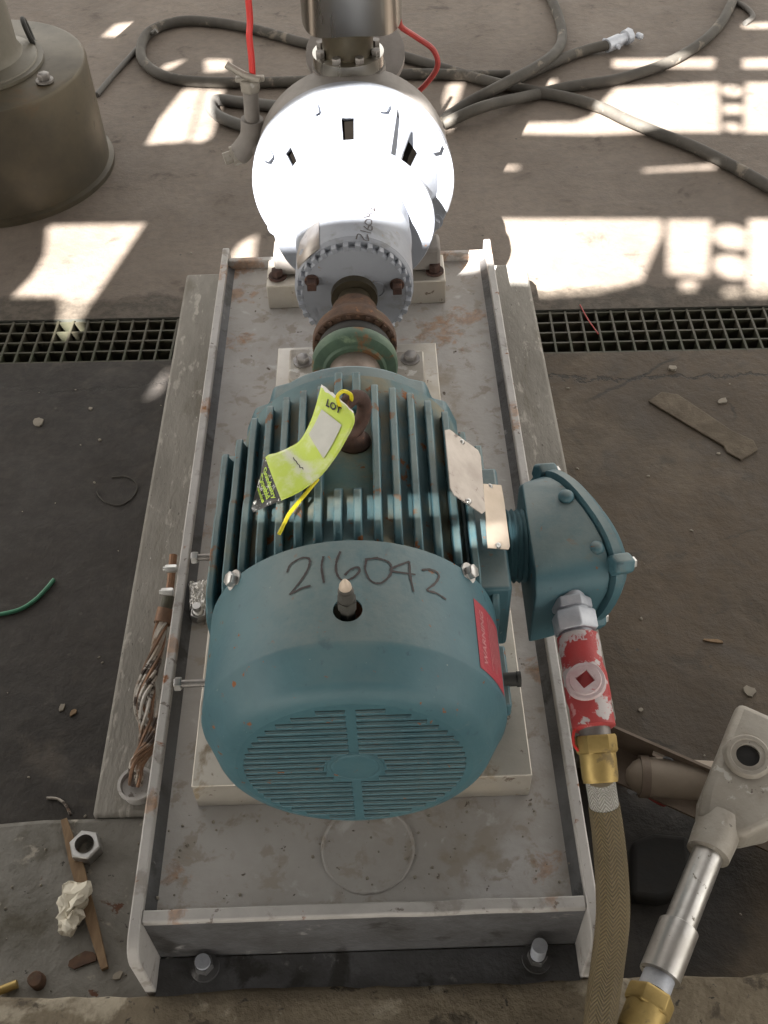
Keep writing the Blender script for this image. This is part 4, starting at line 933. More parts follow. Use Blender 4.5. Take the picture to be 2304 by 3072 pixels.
# thin grey patch added on the left of the housing
hpz = [(700+x/2.212, 200+y/2.212) for x, y in ((566, 1020), (566, 1200), (500, 1255), (425, 1340), (418, 1260), (440, 1170), (490, 1080))]
bm = BM(); cv_ = UC(sum(q[0] for q in hpz)/7, sum(q[1] for q in hpz)/7, RH+.0016, PX, ZA); C_ = bm.verts.new(cv_); V_ = [bm.verts.new(UC(q[0], q[1], RH+.0014, PX, ZA)) for q in hpz]
for i in range(7): bm.faces.new((C_, V_[i], V_[(i+1) % 7]))
o = obj('housing_patch', bm, 'plate', bh); sm_ = o.modifiers.new('thick', 'SOLIDIFY'); sm_.thickness = .002
bm = BM(); lathe(bm, (PX, 1.1275, ZA), (0, 1, 0), [(0, .150), (.006, .160), (.06, .160), (.075, .150), (.10, .12), (.12, .07), (.14, .06), (.22, .06), (.22, .09), (.24, .09)], 72); ca = obj('volute_casing', bm, 'casing', pu)
for s in (-1, 1):      # casing feet
    bm = box(BM(), PX+s*.115-.03, PX+s*.115+.03, 1.10, 1.15, .2995, .345); obj('casing_foot', bm, 'casing', pu, bev=.006)
bm = box(BM(), PX-.05, PX+.05, .88, .92, .2995, ZA-.07); obj('frame_foot', bm, 'pump', pu, bev=.005)
strokes([[(815, 1145), (826, 1112), (848, 1118), (868, 1148), (897, 1153), (888, 1112)], [(842, 1086), (915, 1104)], [(866, 1058), (892, 1080), (918, 1084), (920, 1060), (902, 1055), (893, 1075)],
         [(872, 1032), (888, 1014), (914, 1018), (916, 1044), (892, 1050), (872, 1032)], [(866, 1000), (906, 988), (884, 966)], [(880, 980), (925, 972)], [(902, 950), (922, 938), (936, 960), (938, 935)]],
        700, 200, 2.212, RH+.0006, PX, bh, 'marker_number', .0018)
# riser under the pump
pr = thing('pump_riser', 'bare steel riser bar under the pump feet across the deck', 'plate', (0, 1.11, ZD))
bm = box(BM(), -.157, .156, 1.073, 1.152, ZD+.0005, .2985); obj('slab', bm, 'steel_slab', pr, bev=.002)
for s, dx in ((-1, .15-.012), (1, .138)):
    hex_bolt(pr, 'foot_bolt', (s*dx, 1.10, .2985), (0, 0, 1), .011, .012, 'rust_eye')
bm = box(BM(), -.052, .052, .878, .918, ZD+.0005, .2997) if False else None
# discharge nozzle
bm = BM(); lathe(bm, (PX, 1.205, ZA+.10), (0, 0, 1), [(0, .075), (.045, .056), (.06, .05), (.068, .05)], 48); obj('discharge_neck', bm, 'casing', ca)
bm = BM(); lathe(bm, (PX, 1.205, .612), (0, 0, 1), [(-.010, .055), (-.008, .0585), (.012, .0585), (.0125, .05)], 48); nf = obj('discharge_flange', bm, 'casing', ca)
for k in range(8):
    a = 2*PI*(k+.5)/8; p = Vector((PX+.048*math.cos(a), 1.205+.048*math.sin(a), .602)); b0 = BM(); hexp(b0, p, p-Vector((0, 0, .010)), .0075); obj('flange_nut', b0, 'steel', nf)
pp = thing('discharge_pipe', 'vertical stainless pipe wrapped in a shiny sheet metal sleeve above the pump', 'pipe', (PX, 1.205, .625))
bm = BM(); lathe(bm, (PX, 1.205, .6255), (0, 0, 1), [(0, .05), (0, .0565), (.0185, .0565), (.019, .045)], 56); obj('pipe_flange', bm, 'stainless', pp)
bm = BM(); lathe(bm, (PX, 1.205, .64), (0, 0, 1), [(0, .040), (.9, .040)], 40); obj('pipe', bm, 'shaft_dark', pp)
for k in range(8):
    a = 2*PI*(k+.5)/8; p = Vector((PX+.047*math.cos(a), 1.205+.047*math.sin(a), .6445)); b0 = BM(); hexp(b0, p, p+Vector((0, 0, .009)), .0075); obj('flange_nut', b0, 'steel_dark', pp)
bm = BM(); n = 72; A = []; B = []
for i in range(n):
    t = 2*PI*i/n; d = Vector((math.cos(t), math.sin(t), 0)); zb = .698+.007*math.cos(3*(t+PI/2))*(1 if math.sin(t) < 0.3 else .3)-.009*math.cos(t+PI/2)
    A.append(bm.verts.new(Vector((PX+.008, 1.215, zb))+d*.0775)); B.append(bm.verts.new(Vector((PX+.008, 1.215, 1.5))+d*.0775))
for i in range(n): bm.faces.new((A[i], A[(i+1) % n], B[(i+1) % n], B[i]))
o = obj('sheet_sleeve', bm, 'stainless', pp); s = o.modifiers.new('thick', 'SOLIDIFY'); s.thickness = .0012
bm = BM(); lathe(bm, (PX+.01, 1.29, .595), (0, -.45, 1), [(0, .02), (0, .082), (.012, .082), (.012, .02)], 56); obj('spectacle_plate', bm, 'casing', pp)

# vent valve on the left of the casing
vv = thing('vent_valve', 'small grey valve and elbow with red strip on the left of the pump casing', 'valve', (-.165, 1.2, .44))
V1 = U(757, 365, 'y', 1.2); V0 = U(751, 262, 'y', 1.2); VE = U(748, 430, 'y', 1.2); VP = U(716, 462, 'y', 1.2)
bm = BM(); rod(bm, V1, V0, .0125, 20); obj('nipple', bm, 'casing', vv)
bm = BM(); tube(bm, crom([V1+Vector((0, 0, .004)), VE+Vector((.004, 0, .012)), VE.lerp(VP, .5)+Vector((-.004, 0, -.004)), VP]), .0185, 20); rod(bm, V1-Vector((0, 0, .016)), V1+Vector((0, 0, .004)), .0185, 24); obj('elbow', bm, 'casing', vv)
bm = BM(); d = Vector((-.9, -.3, -.15)).normalized(); lathe(bm, VP, d, [(0, .017), (.012, .017), (.012, .0105), (.026, .0105)], 8); obj('plug', bm, 'alu', vv)
bm = BM(); rod(bm, VE, (-.10, 1.2, VE.z-.02), .016, 20); obj('stub', bm, 'casing', vv)
bm = BM(); hexp(bm, V0-Vector((0, 0, .006)), V0+Vector((0, 0, .014)), .017); box(bm, V0.x-.022, V0.x+.024, V0.y-.006, V0.y+.006, V0.z+.010, V0.z+.018, None); obj('valve_body', bm, 'alu', vv, bev=.002)
bm = BM(); tube(bm, crom([V0+Vector((.018, -.01, .016)), V0+Vector((-.006, -.004, .022)), V0+Vector((-.028, .004, .032)), V0+Vector((-.034, .006, .036))]), .006, 8); obj('valve_lever', bm, 'alu', vv)
R0 = U(757, 235, 'y', 1.2); R1 = U(748, 110, 'y', 1.205); R2 = U(738, -60, 'y', 1.21)
bm = BM(); tube(bm, crom([R0-Vector((0, 0, .01)), R0.lerp(R1, .5)+Vector((.001, 0, 0)), R1, R2, R2+Vector((-.012, .01, .4))]), .0052, 10)
tag(obj('red_strip', bm, 'red_tape', None, base=R0), 'red plastic strip rising from the small valve left of the pump', 'strip')
K = [U(1232, 292, 'y', 1.27), U(1275, 255, 'y', 1.27), U(1312, 200, 'y', 1.27), U(1300, 150, 'y', 1.27), U(1250, 112, 'y', 1.26), U(1205, 82, 'y', 1.24), U(1196, 60, 'y', 1.22)]
bm = BM(); tube(bm, crom(K), .0046, 10); tag(obj('red_cable', bm, 'red_cable', None, base=K[0]), 'thin red cable arching right of the stainless pipe to the pump casing', 'cable')
K = [U(1172, 205, 'y', 1.26), U(1176, 235, 'y', 1.26), U(1168, 258, 'y', 1.26)]
bm = BM(); tube(bm, crom(K), .0055, 8); tag(obj('red_cable_end', bm, 'red_cable', None, base=K[0]), 'short red cable end tucked beside the pump discharge flange', 'cable')

# ================================================================== drum and column far left
dr = thing('column_base', 'round dull bronze clad drum with a grey column on top, far left', 'column', (-.905, 2.03, 0))
DC2 = Vector((-.905, 2.03, 0)); RD = .262
bm = BM(); lathe(bm, DC2, (0, 0, 1), [(0, RD+.012), (.012, RD+.012), (.016, RD), (.262, RD), (.270, RD-.004), (.273, RD-.012), (.273, .02)], 80); obj('drum', bm, 'gold_drum', dr)
bm = BM(); lathe(bm, DC2+Vector((0, 0, .272)), (0, 0, 1), [(0, .155), (.012, .15), (.022, .12), (.04, .112), (1.6, .112)], 56); obj('column_shaft', bm, 'column', dr)
bm = BM(); lathe(bm, DC2+Vector((0, 0, .2732)), (0, 0, 1), [(0, .165), (.007, .165), (.007, .15)], 64); cf = obj('base_ring', bm, 'column', dr)
p = U(130, 225, 'z', .29); hex_bolt(dr, 'hold_down_bolt', (p.x, p.y, .276), (0, 0, 1), .014, .014, 'steel_dark')
bm = BM(); torus(bm, U(85, 95, 'z', .30), (1, .3, .2), .03, .006, 24, 8); obj('lifting_loop', bm, 'rubber', dr)

# ================================================================== hoses on the floor
def hose(name, label, pts, r, mt='hose', z=None, cat='hose', grp=None, per=10):
    P = []
    for q in pts:
        zz = (q[2] if len(q) > 2 else 0)+r
        P.append(U(q[0], q[1], 'z', zz))
    bm = BM(); tube(bm, crom(P, per), r, 14); return tag(obj(name, bm, mt, None, base=(P[0].x, P[0].y, 0), ang=60), label, cat, grp)
hose('floor_hose', 'grey hose doubling back in a wide loop on the floor behind the pump', [(2460, 640), (2330, 572), (2200, 500), (2080, 440), (1975, 400), (1880, 360), (1800, 322), (1700, 292), (1600, 274), (1450, 240), (1320, 203), (1190, 165), (1050, 150), (925, 132), (780, 92), (650, 68), (540, 64), (450, 95), (422, 150), (445, 200), (530, 238), (700, 248), (940, 242), (1190, 224), (1300, 222), (1420, 226, .0), (1530, 226, .0)], .0148, 'hose')
hose('thin_cable', 'thin dark cable running from behind the bronze drum to the hose loop', [(290, 285), (340, 225), (395, 165), (440, 115), (470, 92, .02)], .0075, 'hose_dark', cat='cable')
hose('short_hose', 'short dark hose curling on the floor left of the small valve', [(900, 330), (820, 318), (730, 308), (655, 300), (632, 318), (662, 352), (745, 382), (860, 410)], .0155, 'hose_dark')
hose('floor_hose', 'grey hose dropping from the top edge and bending towards the pump', [(1635, -40), (1668, 30), (1686, 100), (1672, 150, .02), (1610, 200, .035), (1500, 258, .035), (1400, 312, .01), (1330, 362), (1280, 400)], .0148, 'hose')
hc = hose('coupled_hose', 'grey hose ending in a galvanised claw coupling on the floor', [(1835, 132, .008), (1760, 150), (1690, 175), (1600, 215), (1500, 262, .002), (1410, 310), (1340, 350)], .015, 'hose')
hose('floor_hose', 'grey hose crossing the sunlit patches and leaving at the top right corner', [(2215, -50), (2190, 20), (2150, 85), (2080, 145), (1980, 198), (1850, 238), (1720, 258), (1600, 285, .0), (1450, 320, .03), (1330, 372, .0)], .0148, 'hose')
hose('wire_hook', 'dark bent wire at the top right corner', [(2205, 5), (2240, 25), (2258, 50), (2235, 70)], .008, 'hose_dark', cat='wire')
# claw coupling: parts of the coupled hose
hp = U(1842, 128, 'z', .022); hq = U(1905, 100, 'z', .024); d = (hq-hp).normalized()
bm = BM(); lathe(bm, hp-d*.03, d, [(0, .019), (.05, .019), (.052, .014), (.075, .014), (.076, .021), (.095, .021)], 20)
o = obj('claw_coupling', bm, 'zinc', hc)
for s in (-1, 1):
    sd = d.cross(Vector((0, 0, 1))).normalized()*s; b0 = BM(); p = hp+d*.085+sd*.018; lathe(b0, p-sd*.006, sd, [(0, .009), (.016, .009), (.02, .005)], 8); p = hp-d*.01+sd*.016; lathe(b0, p, sd, [(0, .007), (.016, .006)], 8); obj('claw', b0, 'zinc', o)

# ================================================================== conduit line from the box
cl = thing('sealing_fitting', 'worn red conduit sealing fitting with round square-socket plug beside the motor', 'conduit fitting', (.245, .15, .42))
A0 = U(1712, 1800, 'z', .492); A1 = U(1788, 2215, 'z', .452); ax = (A1-A0).normalized(); LA = (A1-A0).length
def along(t): return A0+ax*t
def tpx(py):  # parameter on the conduit axis for an image row
    best = min(range(401), key=lambda k: abs((lambda P: CYP-F_PX*((P-CAM).dot(_u)/(P-CAM).dot(_f))-py)(along(-.05+.3*k/400))))
    return -.05+.3*best/400
t1, t2, t3, t4, t5, t6 = tpx(1795), tpx(1822), tpx(1870), tpx(1905), tpx(2188), tpx(2222)
bm = BM(); lathe(bm, along(t1-.03), ax, [(0, .0155), (.035, .0155)], 28); obj('nipple', bm, 'zinc', cl)
bm = BM(); hexp(bm, along(t1+.002), along(t2+.004), .0215, .2); lathe(bm, along(t2), ax, [(0, .0175), (.012, .0175)], 28); hexp(bm, along(t2+.006), along(t3+.010), .0240, .45); obj('union', bm, 'zinc', cl, bev=.0015)
bm = BM(); lathe(bm, along(t3), ax, [(0, .0168), (t4-t3+.006, .0164)], 28); obj('nipple', bm, 'zinc', cl)
LB = t5-t4
bm = BM(); lathe(bm, along(t4), ax, [(0, .018), (.002, .0215), (.015, .0220), (.020, .0210), (LB*.36, .0210), (LB*.45, .0228), (LB*.68, .0228), (LB*.76, .0210), (LB-.014, .0216), (LB-.002, .0216), (LB, .018)], 40); rb = obj('seal_body', bm, 'red_worn', cl)
camdir = (CAM-along(t4+LB*.55)).normalized(); pn = (camdir-ax*camdir.dot(ax)+ax*(-.10)).normalized()
p = U(1752, 2046, 'z', .455)
pc = along(t4+LB*.575)
bm = BM(); lathe(bm, pc+pn*.013, pn, [(0, .0200), (.007, .0200), (.010, .0192), (.0105, .0162), (.0115, .0158), (.0135, .0154), (.014, .0115), (.014, .0098)], 36, cap=False); pg = obj('seal_plug', bm, 'white_pink', cl)
a_, u_, v_ = frame(pn)
bm = BM(); q = .0085
sq = [pc+pn*.027+(u_*math.cos(t)+v_*math.sin(t))*q*1.2 for t in (PI/4+.55, 3*PI/4+.55, 5*PI/4+.55, 7*PI/4+.55)]
ring_o = [bm.verts.new(pc+pn*.027+(u_*math.cos(2*PI*i/32)+v_*math.sin(2*PI*i/32))*.0102) for i in range(32)]
si = [bm.verts.new(s) for s in sq]; sb = [bm.verts.new(s-pn*.010) for s in sq]
for i in range(4): bm.faces.new((si[i], si[(i+1) % 4], sb[(i+1) % 4], sb[i]))
bm.faces.new(sb)
st = round((PI/4+.55)/(2*PI)*32)
for i in range(32):
    k = (((i-st) % 32)*4)//32; k2 = (((i+1-st) % 32)*4)//32
    f = [ring_o[i], ring_o[(i+1) % 32]]
    kk = int(((((i-st) % 32)+4)//8) % 4); kn = int((((((i+1)-st) % 32)+4)//8) % 4)
    bm.faces.new((ring_o[i], ring_o[(i+1) % 32], si[kn], si[kk])) if kn != kk else bm.faces.new((ring_o[i], ring_o[(i+1) % 32], si[kk]))
obj('plug_socket', bm, 'white_pink', pg, smooth=False)
# raised casting letters near the top of the seal body
def onred(x, y):
    t = t4+.010-y; ph = x/.0220; e1 = (camdir-ax*camdir.dot(ax)).normalized(); e2 = ax.cross(e1)
    return along(t)+(e1*math.cos(ph)-e2*math.sin(ph))*.0223
obj('cast_lettering', text_on('MAL', .0095, onred, .0003), 'white_pink', rb, smooth=False)
bm = BM(); lathe(bm, along(t5-.004), ax, [(0, .0155), (.016, .0155)], 24); obj('nipple', bm, 'steel_dark', cl)
# hose with brass end
fh = thing('braided_hose', 'olive brown braided flexible conduit with brass nut running down beside the baseplate', 'hose', (.25, .02, .2))
B0 = along(t6-.006); B1 = U(1797, 2300, 'z', .438); bx = (B1-B0).normalized()
bm = BM(); hexp(bm, B0, B0+bx*.018, .0205, .1); lathe(bm, B0+bx*.018, bx, [(0, .0180), (.022, .0178), (.028, .0168)], 32); obj('brass_nut', bm, 'brass', fh)
S1 = B0+bx*.046
hp_ = [S1-bx*.006, U(1802, 2350, 'z', .424), U(1812, 2415, 'z', .406), U(1826, 2520, 'z', .374), U(1836, 2640, 'z', .338), U(1838, 2760, 'z', .300), U(1822, 2900, 'z', .255), U(1803, 3040, 'z', .225), U(1795, 3180, 'z', .20), U(1790, 3400, 'z', .185)]
full = crom(hp_, 12)
cutk = min(range(len(full)), key=lambda k: (full[k]-U(1812, 2412, 'z', .406)).length)
bm = BM(); tube(bm, full[:cutk+2], .0147, 24); obj('sleeve', bm, 'braid_grey', fh, ang=60)
bm = BM(); tube(bm, full[cutk:], lambda t: .0156+.0016*min(1, t*3), 24, uv=True); obj('hose_body', bm, 'braid', fh, ang=60)
K = [B0+Vector((-.016, .006, .008)), B0+Vector((-.0215, .002, .004)), B0+Vector((-.0225, -.008, -.002)), B0+Vector((-.018, -.014, -.006))]
bm = BM(); tube(bm, crom(K), .0016, 8); obj('red_thread', bm, 'red_tape', fh)

# ================================================================== second conduit on the right
rc = thing('conduit_elbow', 'dull cast conduit body with an open round hub, pipe and brass end, lower right', 'conduit fitting', (.4, .05, .165))
def Z2(px, py): return U(px, py, 'z', .205)
C0 = Z2(1920, 3075); C1 = Z2(2131, 2544); ax2 = (C1-C0).normalized(); LL = (C1-C0).length
def c2(px, py):
    P = Z2(px, py); return (P-C0).dot(ax2)
tA, tB, tC, tD, tE, tF = c2(1935, 3035), c2(1968, 2955), c2(1990, 2921), c2(2042, 2785), c2(2126, 2556), c2(2180, 2440)
bm = BM(); lathe(bm, C0-ax2*.05, ax2, [(0, .019), (.042, .019)], 24); obj('sleeve', bm, 'zinc', rc)
bm = BM(); lathe(bm, C0-ax2*.012, ax2, [(0, .0215), (tA+.020, .0222)], 28); hexp(bm, C0+ax2*(tA+.002), C0+ax2*(tA+.022), .0262, .15); obj('brass_nut', bm, 'brass', rc, bev=.001)
bm = BM(); lathe(bm, C0+ax2*(tA+.024), ax2, [(0, .0172), (tC-tA, .0172)], 28); obj('nipple', bm, 'zinc', rc)
bm = BM(); lathe(bm, C0+ax2*(tB+.010), ax2, [(0, .018), (.001, .0222), (tD-tB-.010, .0224), (tD-tB-.008, .019)], 40); obj('coupling', bm, 'conduit', rc)
bm = BM(); lathe(bm, C0+ax2*(tD-.02), ax2, [(0, .0176), (tE-tD+.04, .0176)], 40); obj('pipe', bm, 'conduit', rc)
bm = BM(); lathe(bm, C0+ax2*(tE-.004), ax2, [(0, .019), (.001, .0248), (.024, .0262), (.05, .0262)], 40); bd = obj('hub', bm, 'alu', rc)
# body block
_, bu, bv = frame(ax2)
side = ax2.cross(Vector((0, 0, 1))).normalized()
if side.x < 0: side = -side
ct0 = C0+ax2*(tE+.03)
def bp_(a, s, z): return ct0+ax2*a+side*s+Vector((0, 0, z))
bm = hull([bp_(a, s, z) for a, s, z in ((-.004, -.024, -.022), (-.004, -.024, .018), (-.004, .026, -.022), (-.004, .026, .018), (.03, -.032, .028), (.03, .055, .028), (.03, -.032, -.028), (.03, .06, -.028), (.165, -.034, .03), (.165, .08, .03), (.165, -.034, -.028), (.165, .08, -.028))])
bdy = obj('body', bm, 'alu', rc, bev=.010, segs=4)
hc_ = U(2243, 2268, 'z', .240); hn = (CAM-hc_).normalized(); hn = Vector((hn.x*.3, hn.y*.3, 1)).normalized()
bm = BM(); lathe(bm, hc_-hn*.012, hn, [(0, .031), (.006, .0285), (.014, .0265), (.016, .0245), (.016, .0205), (.0145, .0195), (.0145, .0165), (.0150, .0138), (-.012, .0138)], 48, cap=False); hb = obj('open_hub', bm, 'alu', rc)
cb = BM(); rod(cb, hc_-hn*.045, hc_+hn*.01, .0136, 32)
bm = BM(); lathe(bm, hc_-hn*.0015, hn, [(0, .0139), (.0008, .0139)], 32); obj('bore_dark_disc', bm, 'black', hb)  # flat black disc: the dark of the open bore put into colour

# tan pipe with clamp and slotted angle under it
tpz = .075
a = U(1935, 2330, 'z', tpz); b = U(2290, 2352, 'z', tpz); b = b+(b-a)*1.2
tpo = thing('tan_pipe', 'dusty tan pipe with rounded end lying behind the conduit body', 'pipe', (a.x, a.y, tpz-.026))
bm = BM(); d = (b-a).normalized(); lathe(bm, a, d, [(-.026, .002), (-.024, .010), (-.016, .0195), (-.006, .025), (.004, .0265), ((b-a).length, .0265)], 32); obj('pipe', bm, 'tan_pipe', tpo)
cc = a+d*(-.002); bm = BM(); lathe(bm, cc-d*.006, d, [(0, .0285), (.012, .0285)], 32); obj('clamp_band', bm, 'angle', tpo)
q0 = U(1872, 2345, 'z', .05); q1 = U(1912, 2378, 'z', .045); bm = BM(); rod(bm, q0, q1, .0042); dd = (q1-q0).normalized(); hexp(bm, q1-dd*.012, q1-dd*.004, .009); obj('clamp_bolt', bm, 'zinc', tpo)
q = U(1960, 2390, 'z', .035); bm = BM(); torus(bm, q, (.5, .6, .5), .016, .005, 24, 8); obj('clamp_jaw', bm, 'red_worn', tpo)
an = thing('slotted_angle', 'brown slotted steel angle running from the plinth corner to the right', 'angle iron', (.36, .26, 0))
a = U(1835, 2180, 'z', .11); b = U(2190, 2335, 'z', .11); e = b+(b-a)*1.1; d = (e-a).normalized(); sdv = d.cross(Vector((0, 0, 1))).normalized()
bm = BM(); prism3(bm, [a, e, e-Vector((0, 0, .045)), a-Vector((0, 0, .045))], sdv*-.004); w1 = obj('upright_leg', bm, 'angle', an)
cb = BM()
for k in range(4):
    p = a+d*(.075+.075*k)-Vector((0, 0, .020)); mt_ = Matrix.Translation(p) @ Matrix(((d.x, sdv.x, 0), (d.y, sdv.y, 0), (d.z, sdv.z, 1))).to_4x4(); box(cb, -.013, .013, -.012, .012, -.006, .006, mt_)
cut(w1, cb)
bm = BM(); prism3(bm, [a-Vector((0, 0, .045)), e-Vector((0, 0, .045)), e-Vector((0, 0, .045))+sdv*.05, a-Vector((0, 0, .045))+sdv*.05], (0, 0, -.004)); obj('flat_leg', bm, 'angle', an)
p = a+d*.085-Vector((0, 0, .02)); hex_bolt(an, 'bolt', p+sdv*.001, sdv, .006, .006, 'zinc')
for k in (.02, .3): 
    p = a+d*k; bm = box(BM(), p.x-.015, p.x+.015, p.y-.014, p.y+.02, 0.0005, p.z-.049); obj('support_block', bm, 'angle', an)
bm = prism(BM(), [(U(x, y, 'z', .03).x, U(x, y, 'z', .03).y) for x, y in ((1893, 2690), (1980, 2700), (2060, 2680), (2075, 2600), (2068, 2505), (1960, 2495), (1895, 2520))], .001, .03)
tag(obj('rubber_block', bm, 'black', None, bev=.008, segs=3, base=U(1980, 2600, 'z', 0)), 'soot black rubber block on the dark floor between hose and conduit', 'block')

# ================================================================== ground cable left of the rail
gc = thing('ground_cable', 'frayed twisted bare cable with crimp sleeve lying beside the left rail', 'cable', (-.285, .35, ZP))
pth = crom([U(520, 1665, 'z', .185), U(508, 1780, 'z', .165), U(492, 1850, 'z', .15), U(480, 1900, 'z', .145), U(466, 1965, 'z', .145), U(445, 2040, 'z', .15), U(438, 2110, 'z', .16), U(452, 2180, 'z', .16), U(440, 2240, 'z', .165), U(410, 2290, 'z', .165), SOCK+Vector((0, 0, .004))], 10)
n = len(pth)
bm = BM(); tube(bm, pth[:18], .006, 10); obj('copper_rod', bm, 'copper', gc)
ks = min(range(n), key=lambda k: (pth[k]-U(492, 1850, 'z', .15)).length)
bm = BM(); tube(bm, pth[ks-9:ks-3], .0085, 14); obj('green_sleeve', bm, 'grate', gc)
bm = BM(); tube(bm, pth[ks-4:ks+5], .0125, 16); obj('crimp_sleeve', bm, 'copper', gc)
seg = pth[ks+3:]; m_ = len(seg)
for k in range(11):
    P = []
    for i, c in enumerate(seg):
        t = i/(m_-1); tg_ = (seg[min(i+1, m_-1)]-seg[max(i-1, 0)]).normalized(); a, u_, v_ = frame(tg_)
        spread = .0065+.0075*math.exp(-((t-.52)/.18)**2)
        ph = 2*PI*k/11+9*t; wob = 1+.25*math.sin(k*1.7+t*8)
        P.append(c+(u_*math.cos(ph)+v_*math.sin(ph))*spread*wob)
    bm = BM(); tube(bm, crom(P, 2), .0026, 6); obj('strand', bm, 'strand' if k % 4 else 'copper', gc)

# ================================================================== loose things
bm = BM(); bmesh.ops.create_grid(bm, x_segments=26, y_segments=34, size=.5)
fo = [U(x, y, 'z', ZD+.012) for x, y in ((567, 1748), (629, 1740), (622, 1828), (568, 1825))]
for v in bm.verts:
    s, t = v.co.x+.5, v.co.y+.5; e = .08*noise.noise(Vector((s*5, t*5, 3)))
    s = min(max(s+e*(1-abs(2*s-1)) + .05*noise.noise(Vector((t*7, 0, 1)))*(abs(2*s-1)), -.05), 1.05)
    p = fo[3].lerp(fo[2], s).lerp(fo[0].lerp(fo[1], s), t); q = Vector((s*6, t*7, 0))
    v.co = p+Vector((0, 0, .004+.009*abs(noise.noise(q))+.006*abs(noise.noise(q*2.3))-.010*min(1, max(abs(2*s-1), abs(2*t-1))**6)))
tag(obj('crumpled_foil', bm, 'foil', None, ang=12, base=fo[0]), 'crumpled silver foil scrap on the deck between left rail and motor', 'foil')
p = U(255, 2535, 'z', ZP+.012)
bm = BM(); r1 = .0205
lathe(bm, (p.x, p.y, ZP-.004), (0, 0, 1), [(0, r1*.94), (.0015, r1), (.017, r1), (.019, r1*.92)], 6, rot=.35)
nu = obj('hex_nut', bm, 'steel', None, base=(p.x, p.y, ZP-.004)); cb = BM(); lathe(cb, (p.x, p.y, ZP-.01), (0, 0, 1), [(0, .0118), (.03, .0118)], 32); cut(nu, cb); tag(nu, 'loose steel hex nut lying on the concrete block, lower left', 'nut')
bm = BM(); lathe(bm, (p.x, p.y, ZP-.002), (0, 0, 1), [(0, .0119), (.0189, .0119)], 24, cap=False); obj('thread', bm, 'steel_dark', nu)
a = U(190, 2455, 'z', ZP+.004); b = U(312, 2903, 'z', ZP+.004); d = (b-a).normalized(); s = d.cross(Vector((0, 0, 1))).normalized()
wp = [a-s*.004, a+s*.004, a.lerp(b, .3)+s*.0075, a.lerp(b, .7)+s*.0065, b+s*.004, b-s*.004, a.lerp(b, .75)-s*.0065, a.lerp(b, .35)-s*.0085]
tag(obj('wood_stick', prism3(BM(), [Vector((q.x, q.y, ZP-.0035)) for q in wp], (0, 0, .006)), 'wood', None, base=a), 'long brown wooden stick lying on the concrete block, lower left', 'stick')
def crumpled(name, q, r, mt, label, cat, z=ZP, sc=(1, 1.3, .6), seed=1.0, amt=.5):
    p = U(q[0], q[1], 'z', z+r*.4); bm = BM(); bmesh.ops.create_icosphere(bm, subdivisions=3, radius=r, matrix=Matrix.Translation((p.x, p.y, z+r*sc[2]*.75)) @ Matrix.Diagonal((*sc, 1)))
    crumple(bm, r*amt, 1.1/r, seed); crumple(bm, r*amt*.5, 2.6/r, seed+3)
    mz = min(v.co.z for v in bm.verts)
    for v in bm.verts: v.co.z += z-mz-.003
    return tag(obj(name, bm, mt, None, ang=14, base=(p.x, p.y, z-.003)), label, cat)
crumpled('paper_wad', (222, 2705), .017, 'paper', 'crumpled white paper wad beside the wooden stick', 'paper', ZP-.001, seed=2.0, amt=.75)
crumpled('paper_scrap', (210, 2765), .012, 'paper', 'smaller crumpled paper scrap nearest the kerb below the paper wad', 'paper', ZP-.001, seed=5.0, amt=.7)
p = U(105, 2935, 'z', ZP+.01); bm = BM(); lathe(bm, (p.x, p.y, ZP-.004), (0, 0, 1), [(0, .0095), (.012, .010), (.014, .0085)], 14); crumple(bm, .002, 60); tag(obj('rusty_plug', bm, 'rust', None, base=(p.x, p.y, ZP-.004)), 'short rusty brown plug against the kerb, lower left', 'plug')
p = U(30, 2955, 'z', ZP+.008); bm = BM(); rod(bm, (p.x-.014, p.y-.004, ZP+.001), (p.x+.006, p.y+.003, ZP+.0015), .0050, 14); tag(obj('brass_stub', bm, 'brass', None, base=(p.x, p.y, ZP-.004)), 'small brass stub in the lower left corner', 'stub')
def flake(name, q, mt, label, cat, r, z, el=1.0, rot=0.0, th=.003, grp=None):
    p = U(q[0], q[1], 'z', z); n = 9; pts = []
    for i in range(n):
        t = 2*PI*i/n; rr = .72*r*(.6+.55*random.random()); x, y = rr*math.cos(t)*el, rr*math.sin(t)
        pts.append((p.x+x*math.cos(rot)-y*math.sin(rot), p.y+x*math.sin(rot)+y*math.cos(rot)))
    return tag(obj(name, prism(BM(), pts, z+.0003, z+th), mt, None, smooth=False, base=(p.x, p.y, z)), label, cat, grp)
flake('rust_flake', (250, 2880), 'rust', 'orange rust flake beside the foot of the wooden stick', 'flake', .012, ZP-.004, 2.2, .25)
flake('white_chip', (352, 2930), 'chip', 'pale chip on the block next to the left rail end', 'chip', .007, ZP-.004, 1.6, .6)
flake('concrete_chip', (115, 1270), 'chip', 'largest pale chip on the dark floor below the left grating', 'chip', .016, 0, 1.3, -.6)
flake('concrete_chip', (273, 1228), 'chip', 'small round pale chip on the dark floor left of the plinth', 'chip', .006, 0)
flake('concrete_chip', (300, 1322), 'chip', 'tiny white chip on the dark floor below the round pale chip', 'chip', .0055, 0)
flake('concrete_chip', (185, 2125), 'chip', 'tan chip on the dark floor far left of the frayed cable', 'chip', .007, 0, 1.8, 1.4)
flake('concrete_chip', (220, 2140), 'wood', 'orange brown chip beside the tan chip on the dark floor', 'chip', .006, 0, 1.6, .9)
flake('concrete_chip', (2250, 2075), 'chip', 'pale angular chip on the brown floor above the conduit body', 'chip', .014, 0, 1.0, 1.2)
flake('concrete_chip', (1922, 2132), 'chip', 'small white chip on the brown floor near the slotted angle', 'chip', .005, 0)
